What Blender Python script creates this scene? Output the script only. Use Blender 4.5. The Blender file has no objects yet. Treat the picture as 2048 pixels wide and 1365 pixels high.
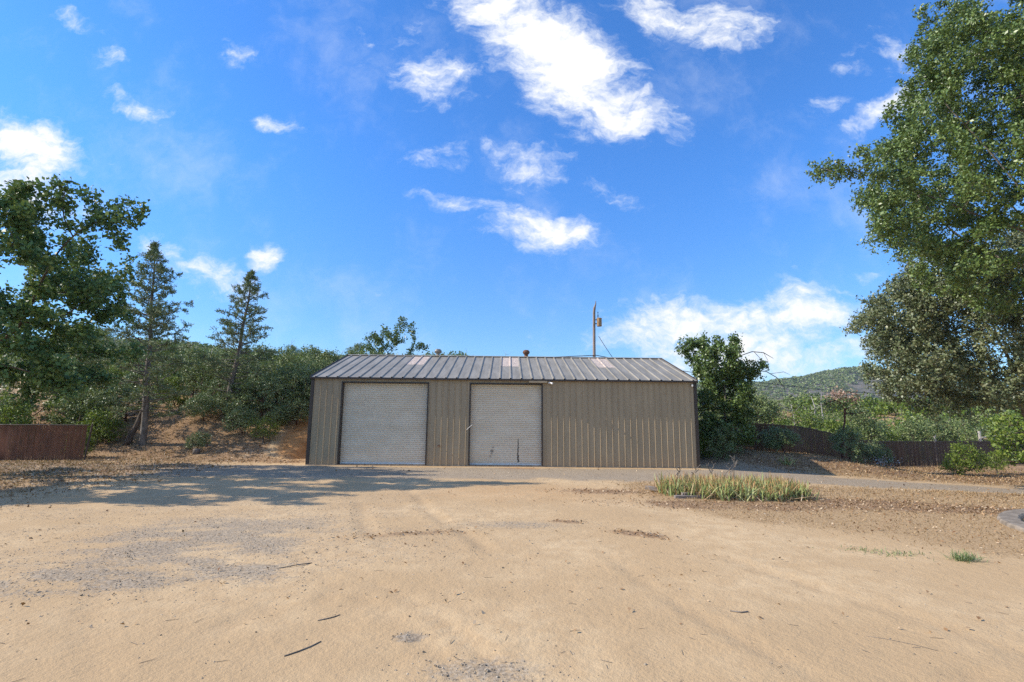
import bpy, math, random
import numpy as np
from mathutils import Matrix, Vector, Euler

# ------------------------------------------------------------------ camera, sky, sun
scene = bpy.context.scene
COL = scene.collection
EYE, PITCH, ROLL = 1.9865, 0.1527, 0.0099
cam_d = bpy.data.cameras.new("camera")
cam = bpy.data.objects.new("camera", cam_d)
COL.objects.link(cam)
cam_d.sensor_width = 36.0
cam_d.lens = 1000.0 / 2048.0 * 36.0
cam_d.clip_start = 0.1
cam_d.clip_end = 6000
cam.matrix_world = (Matrix.Translation((0, 0, EYE)) @ Matrix.Rotation(math.pi / 2 + PITCH, 4, 'X')
                    @ Matrix.Rotation(ROLL, 4, 'Z'))
scene.camera = cam

SUN_EL = math.radians(34.0)
SUN_AZ = math.radians(4.0)            # how far the sun stands in front of the shed's front wall
sun_vec = Vector((-math.cos(SUN_AZ) * math.cos(SUN_EL), -math.sin(SUN_AZ) * math.cos(SUN_EL), math.sin(SUN_EL)))
sun_d = bpy.data.lights.new("sun", 'SUN')
sun_d.energy = 4.4
sun_d.angle = math.radians(0.5)
sun_d.color = (1.0, 0.92, 0.80)
sun = bpy.data.objects.new("sun", sun_d)
COL.objects.link(sun)
sun.rotation_euler = sun_vec.to_track_quat('Z', 'Y').to_euler()

scene.view_settings.view_transform = 'Standard'
scene.view_settings.look = 'None'
scene.view_settings.exposure = 0.48
scene.view_settings.gamma = 1.0
scene.view_settings.use_curve_mapping = False
scene.cycles.max_bounces = 6
scene.cycles.diffuse_bounces = 3
scene.cycles.glossy_bounces = 2
scene.cycles.transmission_bounces = 3
scene.cycles.use_denoising = False
scene.cycles.use_adaptive_sampling = False

world = bpy.data.worlds.new("World")
scene.world = world
world.use_nodes = True
world.cycles.sampling_method = 'MANUAL'
world.cycles.sample_map_resolution = 1024
wt = world.node_tree
wt.nodes.clear()


class NT:
    """short hand for adding and wiring nodes"""
    def __init__(s, tree):
        s.t = tree

    def n(s, kind, ins=None, **props):
        nd = s.t.nodes.new(kind)
        for k, v in props.items():
            setattr(nd, k, v)
        for k, v in (ins or {}).items():
            sock = nd.inputs[k]
            if isinstance(v, bpy.types.NodeSocket):
                s.t.links.new(v, sock)
            else:
                sock.default_value = v
        return nd

    def math(s, op, a, b=0.0, c=0.0, clamp=False):
        return s.n('ShaderNodeMath', {0: a, 1: b, 2: c}, operation=op, use_clamp=clamp).outputs[0]

    def mix(s, f, a, b, mode='MIX'):
        nd = s.n('ShaderNodeMix', data_type='RGBA', blend_type=mode, clamp_factor=True)
        for sock, v in ((nd.inputs[0], f), (nd.inputs[6], a), (nd.inputs[7], b)):
            if isinstance(v, bpy.types.NodeSocket):
                s.t.links.new(v, sock)
            else:
                sock.default_value = v
        return nd.outputs[2]

    def noise(s, vec, scale, detail=4.0, rough=0.55, dist=0.0):
        return s.n('ShaderNodeTexNoise', {'Vector': vec, 'Scale': scale, 'Detail': detail, 'Roughness': rough,
                                          'Distortion': dist}).outputs[0]

    def ramp(s, v, lo, hi, a=0.0, b=1.0):
        return s.n('ShaderNodeMapRange', {0: v, 1: lo, 2: hi, 3: a, 4: b}, interpolation_type='SMOOTHSTEP').outputs[0]


W = NT(wt)
sky = W.n('ShaderNodeTexSky', sky_type='NISHITA', sun_disc=False, sun_elevation=SUN_EL,
          sun_rotation=math.radians(-94.0), altitude=300.0, air_density=1.0, dust_density=0.1, ozone_density=2.0)
wdir = W.n('ShaderNodeTexCoord').outputs['Generated']
sep = W.n('ShaderNodeSeparateXYZ', {0: wdir})
ysafe = W.math('MAXIMUM', sep.outputs[1], 0.02)
uu = W.math('DIVIDE', sep.outputs[0], ysafe)
ww = W.math('DIVIDE', sep.outputs[2], ysafe)
uw = W.n('ShaderNodeCombineXYZ', {0: uu, 1: ww, 2: 0.0}).outputs[0]
warp_n = W.n('ShaderNodeTexNoise', {'Vector': uw, 'Scale': 6.0, 'Detail': 5.0, 'Roughness': 0.6})
warp = W.n('ShaderNodeVectorMath', {0: warp_n.outputs[1], 1: (0.5, 0.5, 0.5)}, operation='SUBTRACT').outputs[0]
warp = W.n('ShaderNodeVectorMath', {0: warp, 3: 0.11}, operation='SCALE').outputs[0]
uwd = W.n('ShaderNodeVectorMath', {0: uw, 1: warp}, operation='ADD').outputs[0]
# the clouds of that day: direction (x/y, z/y), size, tilt, thickness
CLOUDS = [(-0.046, 0.915, 0.101, 0.064, -20, 1), (0.033, 0.847, 0.123, 0.077, -38, 1.1), (0.122, 0.767, 0.122, 0.088, -38, 1.2), (0.187, 0.689, 0.115, 0.062, -15, 1.15), (0.28, 0.696, 0.049, 0.026, 10, 0.8), (0.11, 0.653, 0.076, 0.041, -10, 0.7), (0.315, 0.91, 0.085, 0.048, -20, 0.85), (0.437, 0.874, 0.107, 0.05, -12, 0.9), (0.532, 0.862, 0.054, 0.035, 30, 0.8), (-0.181, 0.746, 0.088, 0.051, -18, 0.85), (-0.217, 0.825, 0.067, 0.06, -20, 0.5), (-1.051, 0.57, 0.129, 0.044, -14, 1.0), (-1.113, 0.616, 0.065, 0.035, -10, 0.7), (-0.821, 0.667, 0.076, 0.024, -28, 0.65), (-0.99, 0.858, 0.069, 0.023, -22, 0.55), (-0.891, 0.781, 0.035, 0.025, 0, 0.5), (-0.609, 0.784, 0.04, 0.032, 0, 0.5), (-0.52, 0.623, 0.065, 0.015, -16, 0.55), (-0.34, 0.84, 0.036, 0.012, -35, 0.5), (0.024, 0.541, 0.08, 0.044, -28, 0.72), (-0.18, 0.557, 0.075, 0.025, 15, 0.45), (-0.102, 0.45, 0.09, 0.022, -12, 0.75), (0.062, 0.388, 0.11, 0.037, -4, 1.0), (-0.007, 0.423, 0.063, 0.024, -15, 0.7), (0.194, 0.483, 0.058, 0.027, -20, 0.5), (0.34, 0.632, 0.039, 0.038, 0, 0.62), (0.413, 0.191, 0.204, 0.05, 4, 0.95), (0.588, 0.219, 0.143, 0.047, 0, 0.85), (0.461, 0.141, 0.263, 0.046, -2, 0.9), (0.23, 0.226, 0.061, 0.021, 10, 0.5), (0.28, 0.175, 0.091, 0.035, 12, 0.7), (0.808, 0.67, 0.104, 0.029, 22, 0.85), (0.673, 0.677, 0.057, 0.019, 14, 0.6), (0.856, 0.806, 0.056, 0.074, -10, 0.5), (0.742, 0.78, 0.053, 0.039, 0, 0.42), (0.329, 0.253, 0.062, 0.017, 0, 0.4), (-0.723, 0.333, 0.083, 0.037, -38, 0.7), (-0.63, 0.291, 0.098, 0.032, -12, 0.85), (-0.512, 0.325, 0.035, 0.028, 0, 0.85), (-1.001, 0.451, 0.137, 0.056, -15, 0.75), (-0.297, 0.245, 0.041, 0.013, 0, 0.38), (0.74, 0.311, 0.037, 0.013, 0, 0.65), (0.684, 0.262, 0.051, 0.015, 0, 0.5), (0.857, 0.333, 0.052, 0.015, 0, 0.6)]
acc = None
for (cu, cw, ru, rw, rot, wgt) in CLOUDS:
    mp = W.n('ShaderNodeMapping', {'Vector': uwd, 'Location': (cu, cw, 0), 'Rotation': (0, 0, math.radians(rot)),
                                   'Scale': (ru, rw, 1)}, vector_type='TEXTURE').outputs[0]
    ln = W.n('ShaderNodeVectorMath', {0: mp}, operation='LENGTH').outputs['Value']
    v = W.ramp(ln, 0.15, 2.3, wgt * 1.05, 0.0)
    acc = v if acc is None else W.math('MAXIMUM', acc, v)
strch = W.n('ShaderNodeMapping', {'Vector': uwd, 'Rotation': (0, 0, math.radians(12)), 'Scale': (1.0, 1.7, 1.0)}).outputs[0]
fb = W.noise(strch, 7.0, 10.0, 0.60)
fb2 = W.noise(strch, 26.0, 8.0, 0.66)
dens = W.math('ADD', acc, W.math('MULTIPLY', W.math('SUBTRACT', fb, 0.5), 1.75))
dens = W.math('ADD', dens, W.math('MULTIPLY', W.math('SUBTRACT', fb2, 0.5), 1.0))
# thin veils all over the place
veil = W.ramp(W.noise(uwd, 3.2, 8.0, 0.66), 0.47, 0.8, 0.0, 0.30)
cover = W.math('MAXIMUM', W.math('POWER', W.ramp(dens, 0.30, 1.2), 1.1), veil)
cover = W.math('MULTIPLY', cover, W.ramp(sep.outputs[2], 0.0, 0.06))
# unseen broken cloud added behind and above the viewer as fill light
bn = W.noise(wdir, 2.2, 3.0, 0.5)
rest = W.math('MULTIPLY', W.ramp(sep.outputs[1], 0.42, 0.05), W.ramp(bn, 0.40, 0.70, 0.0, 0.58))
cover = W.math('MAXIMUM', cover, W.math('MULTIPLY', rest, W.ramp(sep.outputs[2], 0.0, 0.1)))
tint = W.mix(W.ramp(sep.outputs[2], 0.02, 0.5), (0.44, 0.66, 0.86, 1), (0.38, 0.84, 1.36, 1))
skyc = W.n('ShaderNodeVectorMath', {0: sky.outputs[0], 1: tint}, operation='MULTIPLY').outputs[0]
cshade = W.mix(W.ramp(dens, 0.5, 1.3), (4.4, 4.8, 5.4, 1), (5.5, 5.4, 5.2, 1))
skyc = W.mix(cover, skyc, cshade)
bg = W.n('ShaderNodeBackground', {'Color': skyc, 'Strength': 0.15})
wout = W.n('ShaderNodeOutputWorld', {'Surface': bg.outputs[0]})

# ------------------------------------------------------------------ helpers
rng = np.random.default_rng(11)
random.seed(5)


def tag(o, label=None, cat=None, group=None, kind=None):
    if label: o['label'] = label
    if cat: o['category'] = cat
    if group: o['group'] = group
    if kind: o['kind'] = kind
    return o


def empty(name, loc=(0, 0, 0), rz=0.0):
    o = bpy.data.objects.new(name, None)
    COL.objects.link(o)
    o.location = loc
    o.rotation_euler = (0, 0, rz)
    return o


def link_mesh(name, me, mat, parent=None):
    if mat is not None:
        me.materials.append(mat)
    o = bpy.data.objects.new(name, me)
    COL.objects.link(o)
    if parent is not None:
        o.parent = parent
    return o


def np_mesh(name, verts, faces, smooth=False):
    """faces: (n,k) int array"""
    verts = np.asarray(verts, dtype=np.float32)
    faces = np.asarray(faces, dtype=np.int32)
    me = bpy.data.meshes.new(name)
    k = faces.shape[1]
    me.vertices.add(len(verts))
    me.vertices.foreach_set('co', verts.ravel())
    me.loops.add(faces.size)
    me.loops.foreach_set('vertex_index', faces.ravel())
    me.polygons.add(len(faces))
    me.polygons.foreach_set('loop_start', np.arange(0, faces.size, k, dtype=np.int32))
    if smooth:
        me.polygons.foreach_set('use_smooth', np.ones(len(faces), dtype=bool))
    me.update(calc_edges=True)
    return me


class MB:
    """collects boxes, tubes and sheets; build() links them as one mesh object"""
    def __init__(s):
        s.v, s.f = [], []

    def add(s, vs, fs):
        o = len(s.v)
        s.v += [tuple(p) for p in vs]
        s.f += [tuple(i + o for i in f) for f in fs]

    def box(s, x0, x1, y0, y1, z0, z1, M=None):
        vs = [Vector((x, y, z)) for z in (z0, z1) for y in (y0, y1) for x in (x0, x1)]
        if M is not None:
            vs = [M @ p for p in vs]
        s.add(vs, [(0, 2, 3, 1), (4, 5, 7, 6), (0, 1, 5, 4), (1, 3, 7, 5), (3, 2, 6, 7), (2, 0, 4, 6)])

    def tube(s, pts, radii, seg=8, caps=True):
        pts = [Vector(p) for p in pts]
        if not hasattr(radii, '__len__'):
            radii = [radii] * len(pts)
        rings = []
        up = Vector((0, 0, 1))
        for i, p in enumerate(pts):
            t = (pts[min(i + 1, len(pts) - 1)] - pts[max(i - 1, 0)]).normalized()
            a = t.cross(up) if abs(t.z) < 0.95 else t.cross(Vector((1, 0, 0)))
            a.normalize()
            b = t.cross(a)
            rings.append([p + radii[i] * (math.cos(2 * math.pi * k / seg) * a + math.sin(2 * math.pi * k / seg) * b)
                          for k in range(seg)])
        vs = [q for r in rings for q in r]
        fs = []
        for i in range(len(pts) - 1):
            for k in range(seg):
                k2 = (k + 1) % seg
                fs.append((i * seg + k, i * seg + k2, (i + 1) * seg + k2, (i + 1) * seg + k))
        if caps:
            fs.append(tuple(range(seg - 1, -1, -1)))
            fs.append(tuple((len(pts) - 1) * seg + k for k in range(seg)))
        s.add(vs, fs)

    def lathe(s, prof, c=(0, 0, 0), seg=16):
        vs, fs = [], []
        for (r, z) in prof:
            for k in range(seg):
                a = 2 * math.pi * k / seg
                vs.append((c[0] + r * math.cos(a), c[1] + r * math.sin(a), c[2] + z))
        for i in range(len(prof) - 1):
            for k in range(seg):
                k2 = (k + 1) % seg
                fs.append((i * seg + k, i * seg + k2, (i + 1) * seg + k2, (i + 1) * seg + k))
        s.add(vs, fs)

    def build(s, name, mat, parent=None, smooth=False):
        me = bpy.data.meshes.new(name)
        me.from_pydata(s.v, [], s.f)
        if smooth:
            for p in me.polygons:
                p.use_smooth = True
        me.update()
        return link_mesh(name, me, mat, parent)


def SS(a, b, x):
    t = np.clip((np.asarray(x, dtype=float) - a) / (b - a), 0, 1)
    return t * t * (3 - 2 * t)


def vnoise(x, y, seed=0):
    x = np.asarray(x, dtype=float); y = np.asarray(y, dtype=float)
    xi = np.floor(x).astype(np.int64); yi = np.floor(y).astype(np.int64)
    fx = x - xi; fy = y - yi
    fx = fx * fx * (3 - 2 * fx); fy = fy * fy * (3 - 2 * fy)

    def h(a, b):
        n = (a * 374761393 + b * 668265263 + seed * 974711) & 0x7fffffff
        n = ((n ^ (n >> 13)) * 1274126177) & 0x7fffffff
        return ((n ^ (n >> 16)) & 0xffff) / 65535.0
    return (h(xi, yi) * (1 - fx) * (1 - fy) + h(xi + 1, yi) * fx * (1 - fy)
            + h(xi, yi + 1) * (1 - fx) * fy + h(xi + 1, yi + 1) * fx * fy)


def fbm(x, y, seed=0, octv=4):
    s, a, t = 0.0, 0.5, 0.0
    for i in range(octv):
        s = s + a * vnoise(x * 2 ** i, y * 2 ** i, seed + i * 17)
        t += a
        a *= 0.5
    return s / t


# ------------------------------------------------------------------ terrain
def H(x, y):
    x = np.asarray(x, dtype=float); y = np.asarray(y, dtype=float)
    q = x / np.maximum(y, 1.0)
    z = -0.05 * np.clip(x - 7.5, 0, 14) * SS(12, 20, y)
    z = z + 0.62 * SS(8.6, 11, x) * (1 - SS(15.5, 22, x)) * SS(22.0, 26.5, y)
    # bank and hillside behind and left of the shed
    toe = 22.6 + 9.6 * SS(-10.4, -8.7, x)
    t = y - toe
    left = 1 - SS(0.16, 0.40, q)
    lump = 0.6 + 0.8 * fbm(x * 0.22 + 3, y * 0.22, 5)
    bank = 1.75 * SS(0.0, 7.0, t) * lump + 0.142 * np.clip(t - 3.5, 0, 78) * (1 + 0.24 * SS(0.42, 0.75, -q))
    bank = bank - 0.12 * np.clip(t - 90, 0, 260)
    bank = bank + 1.1 * (fbm(x * 0.06, y * 0.06, 9) - 0.5) * SS(8, 40, t)
    z = z + bank * left
    # valley and the brushy rise beyond the right fence
    right = SS(0.22, 0.40, q)
    rise = -1.2 * SS(33, 42, y) + 5.6 * SS(44, 84, y) - 22 * SS(95, 260, y)
    rise = rise + 1.6 * (fbm(x * 0.07, y * 0.07, 21) - 0.45) * SS(40, 60, y)
    z = z + rise * right
    # far ridge
    rq = fbm(q * 5.0 + 7, y * 0.002, 33, 5)
    peak = 95 * (0.78 + 0.32 * np.exp(-((q - 0.72) / 0.16) ** 2) + 0.30 * (rq - 0.5))
    z = z + peak * SS(330, 860, y) * SS(0.05, 0.25, q)
    return z


TRACKS = ((-3.6, 8.4, -0.2, 4.0, .06), (-3.3, 8.6, 0.25, 4.0, .06), (-2.2, 6.6, -3.0, 4.0, .07), (-1.7, 6.9, -2.45, 4.4, .06),
          (1.2, 8.4, 2.6, 3.4, .09), (2.9, 8.6, 4.9, 3.4, .09), 
          (-5.6, 17.0, -1.7, 7.5, .13), (-4.1, 17.2, -0.2, 7.5, .13), (5.6, 5.2, 1.4, 3.5, .07), (-6.2, 8.2, -2.9, 3.8, .08))


def tracks(x, y):
    a = 0.0; b = 0.0
    for (ax, ay, bx, by, w) in TRACKS:
        L = math.hypot(bx - ax, by - ay)
        ux, uy = (bx - ax) / L, (by - ay) / L
        s_ = (x - ax) * ux + (y - ay) * uy
        d_ = (x - ax) * uy - (y - ay) * ux + 0.09 * np.sin(s_ * 1.3 + ax) + .05 * (fbm(s_ * 2, s_ * 0 + ax, 8) - .5)
        e = SS(0, .9, s_) * (1 - SS(L - .9, L, s_)) * SS(.30, .55, fbm(s_ * 1.5 + bx, d_ * 2, 19))
        a = a + np.exp(-(d_ / w) ** 2) * e
        b = b + np.exp(-((np.abs(d_) - 1.7 * w) / (w * .6)) ** 2) * e
    return np.clip(a, 0, 1), np.clip(b, 0, 1)


def m_track(x, y):
    return tracks(x, y)[0]


def Hn(x, y):
    """terrain plus the small lumps of the near ground"""
    x = np.asarray(x, dtype=float); y = np.asarray(y, dtype=float)
    near = 1 - SS(30, 60, y)
    z = H(x, y) + near * (0.05 * (fbm(x * 0.55, y * 0.55, 2) - 0.5) + 0.016 * (fbm(x * 3.0, y * 3.0, 3, 3) - 0.5))
    z = z - 0.02 * m_gravel(x, y) * 0 + 0.05 * m_litter(x, y) * (fbm(x * 5, y * 5, 44, 3) - 0.3)
    tk, sh = tracks(x, y)
    z = z - 0.026 * tk + 0.012 * sh
    pad = SS(-9.2, -8.4, x) * (1 - SS(7.4, 8.2, x)) * SS(20.2, 21.2, y) * (1 - SS(30.5, 31.5, y))
    return z * (1 - pad) - 0.02 * pad


def ell(x, y, cx, cy, rx, ry, a=0.0, soft=0.5):
    c, s = math.cos(a), math.sin(a)
    dx, dy = x - cx, y - cy
    r = np.hypot((dx * c + dy * s) / rx, (-dx * s + dy * c) / ry)
    return 1 - SS(1 - soft, 1 + soft, r)


def m_gravel(x, y):
    n = fbm(x * 0.9, y * 0.9, 61)
    road = SS(16.2, 17.6, y + 1.6 * (n - .5)) * (1 - SS(20.4, 21.4, y + (n - .5))) * 0.9
    side = SS(8.0, 9.0, x + (n - .5)) * (1 - SS(12.4, 14.0, x)) * SS(19.5, 21, y) * (1 - SS(25.2, 26.2, y)) * 0.95
    p = ell(x, y, -4.9, 8.6, 2.3, 2.3, 0.2, .7) + 0.8 * ell(x, y, -5.2, 6.7, 1.9, 0.7, 0.3, .7) + .7 * ell(x, y, -3.2, 6.9, 1.1, .5, .4, .8)
    p = np.clip(p, 0, 1) * (0.30 + 0.45 * SS(0.40, 0.66, fbm(x * 1.1, y * 2.6, 62, 5) + 0.04))
    p = np.maximum(p, 0.34 * SS(1.5, -2.5, x) * SS(5.2, 7.0, y) * (1 - SS(13, 16, y)) * SS(.35, .6, fbm(x * .7, y * 1.5, 66)))
    p = p + ell(x, y, -0.9, 4.93, 0.15, 0.11, 0.1, .6) + .7 * ell(x, y, -0.2, 4.3, 0.5, 0.25, 0, .9) + .6 * ell(x, y, 0.1, 9.8, 1.2, .35, 0, .9)
    return np.clip(np.maximum(np.maximum(road, side), p), 0, 1)


def m_litter(x, y):
    n = fbm(x * 1.3, y * 1.3, 71)
    p = np.maximum(ell(x, y, 9.3, 12.4, 2.7, 0.8, -0.25, .5), 0.8 * ell(x, y, 5.4, 12.2, 3.2, 0.7, -.1, .6))
    p = np.maximum(p, ell(x, y, 2.25, 9.15, 0.65, 0.22, -.5, .6))
    p = np.maximum(p, .8 * ell(x, y, 1.1, 10.1, 0.4, 0.15, -.3, .6))
    p = np.maximum(p, 0.7 * ell(x, y, -1.6, 9.0, 1.1, .2, .3, .7))
    p = np.maximum(p, .75 * ell(x, y, 2.7, 14.3, 1.5, 0.5, 0, .8))
    p = np.maximum(p, 0.9 * SS(21.0, 22.6, y) * (1 - SS(29, 34, y)) * (1 - SS(-9.4, -8.6, x)))
    p = np.maximum(p, .8 * SS(21.5, 24, y) * (1 - SS(33, 38, y)) * SS(9.5, 12.0, x))
    p = np.maximum(p, .6 * (1 - SS(-13.5, -10.0, x)) * SS(10, 12, y) * (1 - SS(21, 23, y)))
    p = p * (1 - .9 * ell(x, y, -10.3, 26.4, 1.7, 3.2, 0.1, .4))
    return np.clip(p * (0.35 + 1.3 * n), 0, 1)


def m_grass(x, y):
    edge = y - (11.1 - 0.86 * (x - 3.2))
    n = fbm(x * 0.8, y * 0.8, 81)
    g = SS(-0.4, 1.6, edge + 1.6 * (n - .5)) * SS(2.6, 4.2, x) * (1 - SS(15.6, 17.2, y)) * SS(5.0, 6.4, y)
    g = np.maximum(g, .9 * SS(21.2, 22.4, y) * SS(9.0, 13.5, x) * (1 - SS(40, 60, y)))
    g = np.maximum(g, .9 * SS(22.5, 25, y) * (1 - SS(-16, -10, x)))
    g = np.maximum(g, .8 * (1 - SS(-15, -10, x)) * SS(9, 11, y))
    g = np.maximum(g, .8 * SS(30, 36, y))
    return np.clip(g * (0.6 + 0.8 * n), 0, 1)


def m_orange(x, y):
    o = ell(x, y, -10.3, 26.4, 1.5, 3.0, 0.1, .5)
    o = np.maximum(o, ell(x, y, 0.3, 20.5, 0.9, 0.5, 0, .5))
    o = np.maximum(o, .9 * ell(x, y, 47.5, 68, 2.6, 5, 0.2, .5))
    o = np.maximum(o, .8 * ell(x, y, 48.5, 58, 1.4, 2.0, 0, .5))
    o = np.maximum(o, .45 * ell(x, y, 0.5, 14.0, 5, 2.5, 0, .9))
    return np.clip(o, 0, 1)


def axis(lo, hi, c, s0, k):
    out, v = [c], c
    while v < hi:
        v += s0 + k * abs(v - c)
        out.append(v)
    v = c
    while v > lo:
        v -= s0 + k * abs(v - c)
        out.insert(0, v)
    return np.array(out)


def sheet(name, xs, ys, fn, mat):
    X, Y = np.meshgrid(xs, ys)
    Z = fn(X, Y)
    ny, nx = X.shape
    idx = np.arange(nx * ny).reshape(ny, nx)
    f = np.stack([idx[:-1, :-1], idx[:-1, 1:], idx[1:, 1:], idx[1:, :-1]], -1).reshape(-1, 4)
    me = np_mesh(name, np.stack([X, Y, Z], -1).reshape(-1, 3), f, True)
    for nm, fun in (('gravel', m_gravel), ('litter', m_litter), ('drygrass', m_grass), ('orange', m_orange), ('track', m_track)):
        at = me.attributes.new(nm, 'FLOAT', 'POINT')
        at.data.foreach_set('value', np.asarray(fun(X, Y), dtype=np.float32).ravel())
    return tag(link_mesh(name, me, mat), kind='structure')


# ------------------------------------------------------------------ materials
def new_mat(name):
    m = bpy.data.materials.new(name)
    m.use_nodes = True
    m.node_tree.nodes.clear()
    return m, NT(m.node_tree)


def finish(N, color, rough=0.8, metal=0.0, spec=0.5, normal=None):
    p = N.n('ShaderNodeBsdfPrincipled', {'Base Color': color, 'Roughness': rough, 'Metallic': metal, 'Specular IOR Level': spec})
    if normal is not None:
        N.t.links.new(normal, p.inputs['Normal'])
    N.n('ShaderNodeOutputMaterial', {'Surface': p.outputs[0]})
    return p


def objco(N):
    return N.n('ShaderNodeTexCoord').outputs['Object']


def simple(name, col, rough=0.7, metal=0.0, vary=0.25, scale=6.0, spec=0.5, bump=0.0, stretch=(1, 1, 1)):
    m, N = new_mat(name)
    co = N.n('ShaderNodeMapping', {'Vector': objco(N), 'Scale': stretch}).outputs[0]
    nz = N.noise(co, scale, 6.0, 0.6)
    a = tuple(c * (1 - vary) for c in col) + (1,)
    b = tuple(min(1, c * (1 + vary)) for c in col) + (1,)
    c = N.mix(N.ramp(nz, 0.3, 0.7), a, b)
    nrm = None
    if bump:
        nrm = N.n('ShaderNodeBump', {'Strength': bump, 'Distance': 0.01, 'Height': N.noise(co, scale * 4, 4.0)}).outputs[0]
    finish(N, c, rough, metal, spec, nrm)
    return m


def leaf_mat(name, cols, rough=0.5, trans=0.22, spec=0.5):
    """one random tone per leaf"""
    m, N = new_mat(name)
    r = N.n('ShaderNodeNewGeometry').outputs['Random Per Island']
    cr = N.n('ShaderNodeValToRGB', {0: r})
    e = cr.color_ramp.elements
    while len(e) < len(cols):
        e.new(0.5)
    for i, c in enumerate(cols):
        e[i].position = i / (len(cols) - 1)
        e[i].color = tuple(c) + (1,)
    p = N.n('ShaderNodeBsdfPrincipled', {'Base Color': cr.outputs[0], 'Roughness': rough, 'Specular IOR Level': spec})
    tcol = N.mix(0.5, cr.outputs[0], (0.16, 0.20, 0.03, 1))
    tr = N.n('ShaderNodeBsdfTranslucent', {'Color': tcol})
    mx = N.n('ShaderNodeMixShader', {0: trans, 1: p.outputs[0], 2: tr.outputs[0]})
    N.n('ShaderNodeOutputMaterial', {'Surface': mx.outputs[0]})
    return m


def ground_mat():
    m, N = new_mat("soil")
    co = objco(N)
    A = {k: N.n('ShaderNodeAttribute', attribute_name=k).outputs['Fac'] for k in ('gravel', 'litter', 'drygrass', 'orange', 'track')}
    fine = N.noise(co, 95.0, 3.0, 0.7)
    grain = N.noise(co, 30.0, 4.0, 0.65)
    mid = N.noise(co, 3.2, 5.0, 0.6)
    big = N.noise(co, 0.35, 4.0, 0.55)
    sand = N.mix(N.ramp(mid, 0.3, 0.7), (0.52, 0.355, 0.19, 1), (0.62, 0.445, 0.25, 1))
    sand = N.mix(N.ramp(big, 0.38, 0.62), (0.50, 0.34, 0.18, 1), sand)
    # small dark and pale grains
    sand = N.mix(N.ramp(fine, 0.60, 0.72, 0.0, 0.55), sand, (0.22, 0.15, 0.09, 1))
    sand = N.mix(N.ramp(fine, 0.40, 0.28, 0.0, 0.35), sand, (0.74, 0.60, 0.42, 1))
    grav = N.mix(N.ramp(grain, 0.38, 0.62), (0.17, 0.14, 0.105, 1), (0.43, 0.36, 0.27, 1))
    litt = N.mix(N.ramp(grain, 0.35, 0.65), (0.14, 0.075, 0.04, 1), (0.42, 0.27, 0.15, 1))
    gras = N.mix(N.ramp(grain, 0.35, 0.65), (0.30, 0.185, 0.09, 1), (0.54, 0.375, 0.20, 1))
    oran = N.mix(N.ramp(mid, 0.3, 0.7), (0.36, 0.15, 0.04, 1), (0.50, 0.25, 0.09, 1))

    def msk(a, lo, hi):
        v = N.math('ADD', A[a], N.math('MULTIPLY', N.math('SUBTRACT', grain, 0.5), 1.1))
        v = N.math('ADD', v, N.math('MULTIPLY', N.math('SUBTRACT', mid, 0.5), 0.5))
        return N.ramp(v, lo, hi)
    c = N.mix(msk('drygrass', 0.25, 0.85), sand, gras)
    c = N.mix(N.math('MULTIPLY', msk('orange', 0.3, 0.8), 0.85), c, oran)
    gm = N.math('ADD', A['gravel'], N.math('MULTIPLY', N.math('SUBTRACT', N.noise(co, 14.0, 5.0, 0.7), 0.5), 1.7))
    c = N.mix(N.math('MULTIPLY', N.ramp(gm, 0.25, 0.8), 0.75), c, grav)
    c = N.mix(N.math('MULTIPLY', A['track'], 0.12), c, (0.36, 0.25, 0.145, 1))
    c = N.mix(N.math('MULTIPLY', msk('litter', 0.35, 0.85), 0.85), c, litt)
    h = N.math('ADD', N.math('MULTIPLY', fine, 0.35), N.math('MULTIPLY', grain, 0.8))
    h = N.math('ADD', h, N.math('MULTIPLY', N.noise(co, 9.0, 4.0), 1.2))
    nrm = N.n('ShaderNodeBump', {'Strength': 0.55, 'Distance': 0.022, 'Height': h}).outputs[0]
    finish(N, c, 0.95, 0.0, 0.15, nrm)
    return m


def ridge_mat():
    m, N = new_mat("ridge_scrub")
    co = objco(N)
    a = N.noise(co, 0.09, 6.0, 0.7)
    b = N.noise(co, 0.016, 4.0, 0.55)
    c = N.mix(N.ramp(a, 0.42, 0.58), (0.045, 0.06, 0.035, 1), (0.17, 0.145, 0.105, 1))
    c = N.mix(N.ramp(b, 0.40, 0.65, 0.0, 0.55), c, (0.16, 0.145, 0.13, 1))
    finish(N, c, 0.95, 0, 0.1)
    return m


M = {}
M['soil'] = ground_mat()
M['ridge'] = ridge_mat()
M['bark'] = simple('bark', (0.11, 0.085, 0.065), 0.9, 0, 0.45, 9, 0.2, 0.8, (1, 1, .3))
M['bark_grey'] = simple('grey_bark', (0.17, 0.145, 0.12), 0.9, 0, 0.4, 9, 0.2, 0.6, (1, 1, .3))
M['bark_red'] = simple('red_bark', (0.10, 0.04, 0.028), 0.7, 0, 0.3, 9, 0.3, 0.2)
M['dead_wood'] = simple('bleached_wood', (0.36, 0.33, 0.29), 0.85, 0, 0.25, 10, 0.2, 0.4, (1, 1, .25))
M['oak_leaf'] = leaf_mat('oak_leaf', [(0.056, 0.093, 0.026), (0.103, 0.167, 0.038), (0.159, 0.238, 0.056), (0.238, 0.302, 0.095)], 0.42, 0.2, 0.6)
M['live_oak_leaf'] = leaf_mat('live_oak_leaf', [(0.080, 0.102, 0.049), (0.131, 0.167, 0.072), (0.181, 0.211, 0.102), (0.275, 0.275, 0.145)], 0.45, 0.15, 0.6)
M['black_oak_leaf'] = leaf_mat('black_oak_leaf', [(0.048, 0.098, 0.039), (0.088, 0.174, 0.057), (0.141, 0.240, 0.074), (0.261, 0.325, 0.098)], 0.52, 0.25, 0.35)
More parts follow.
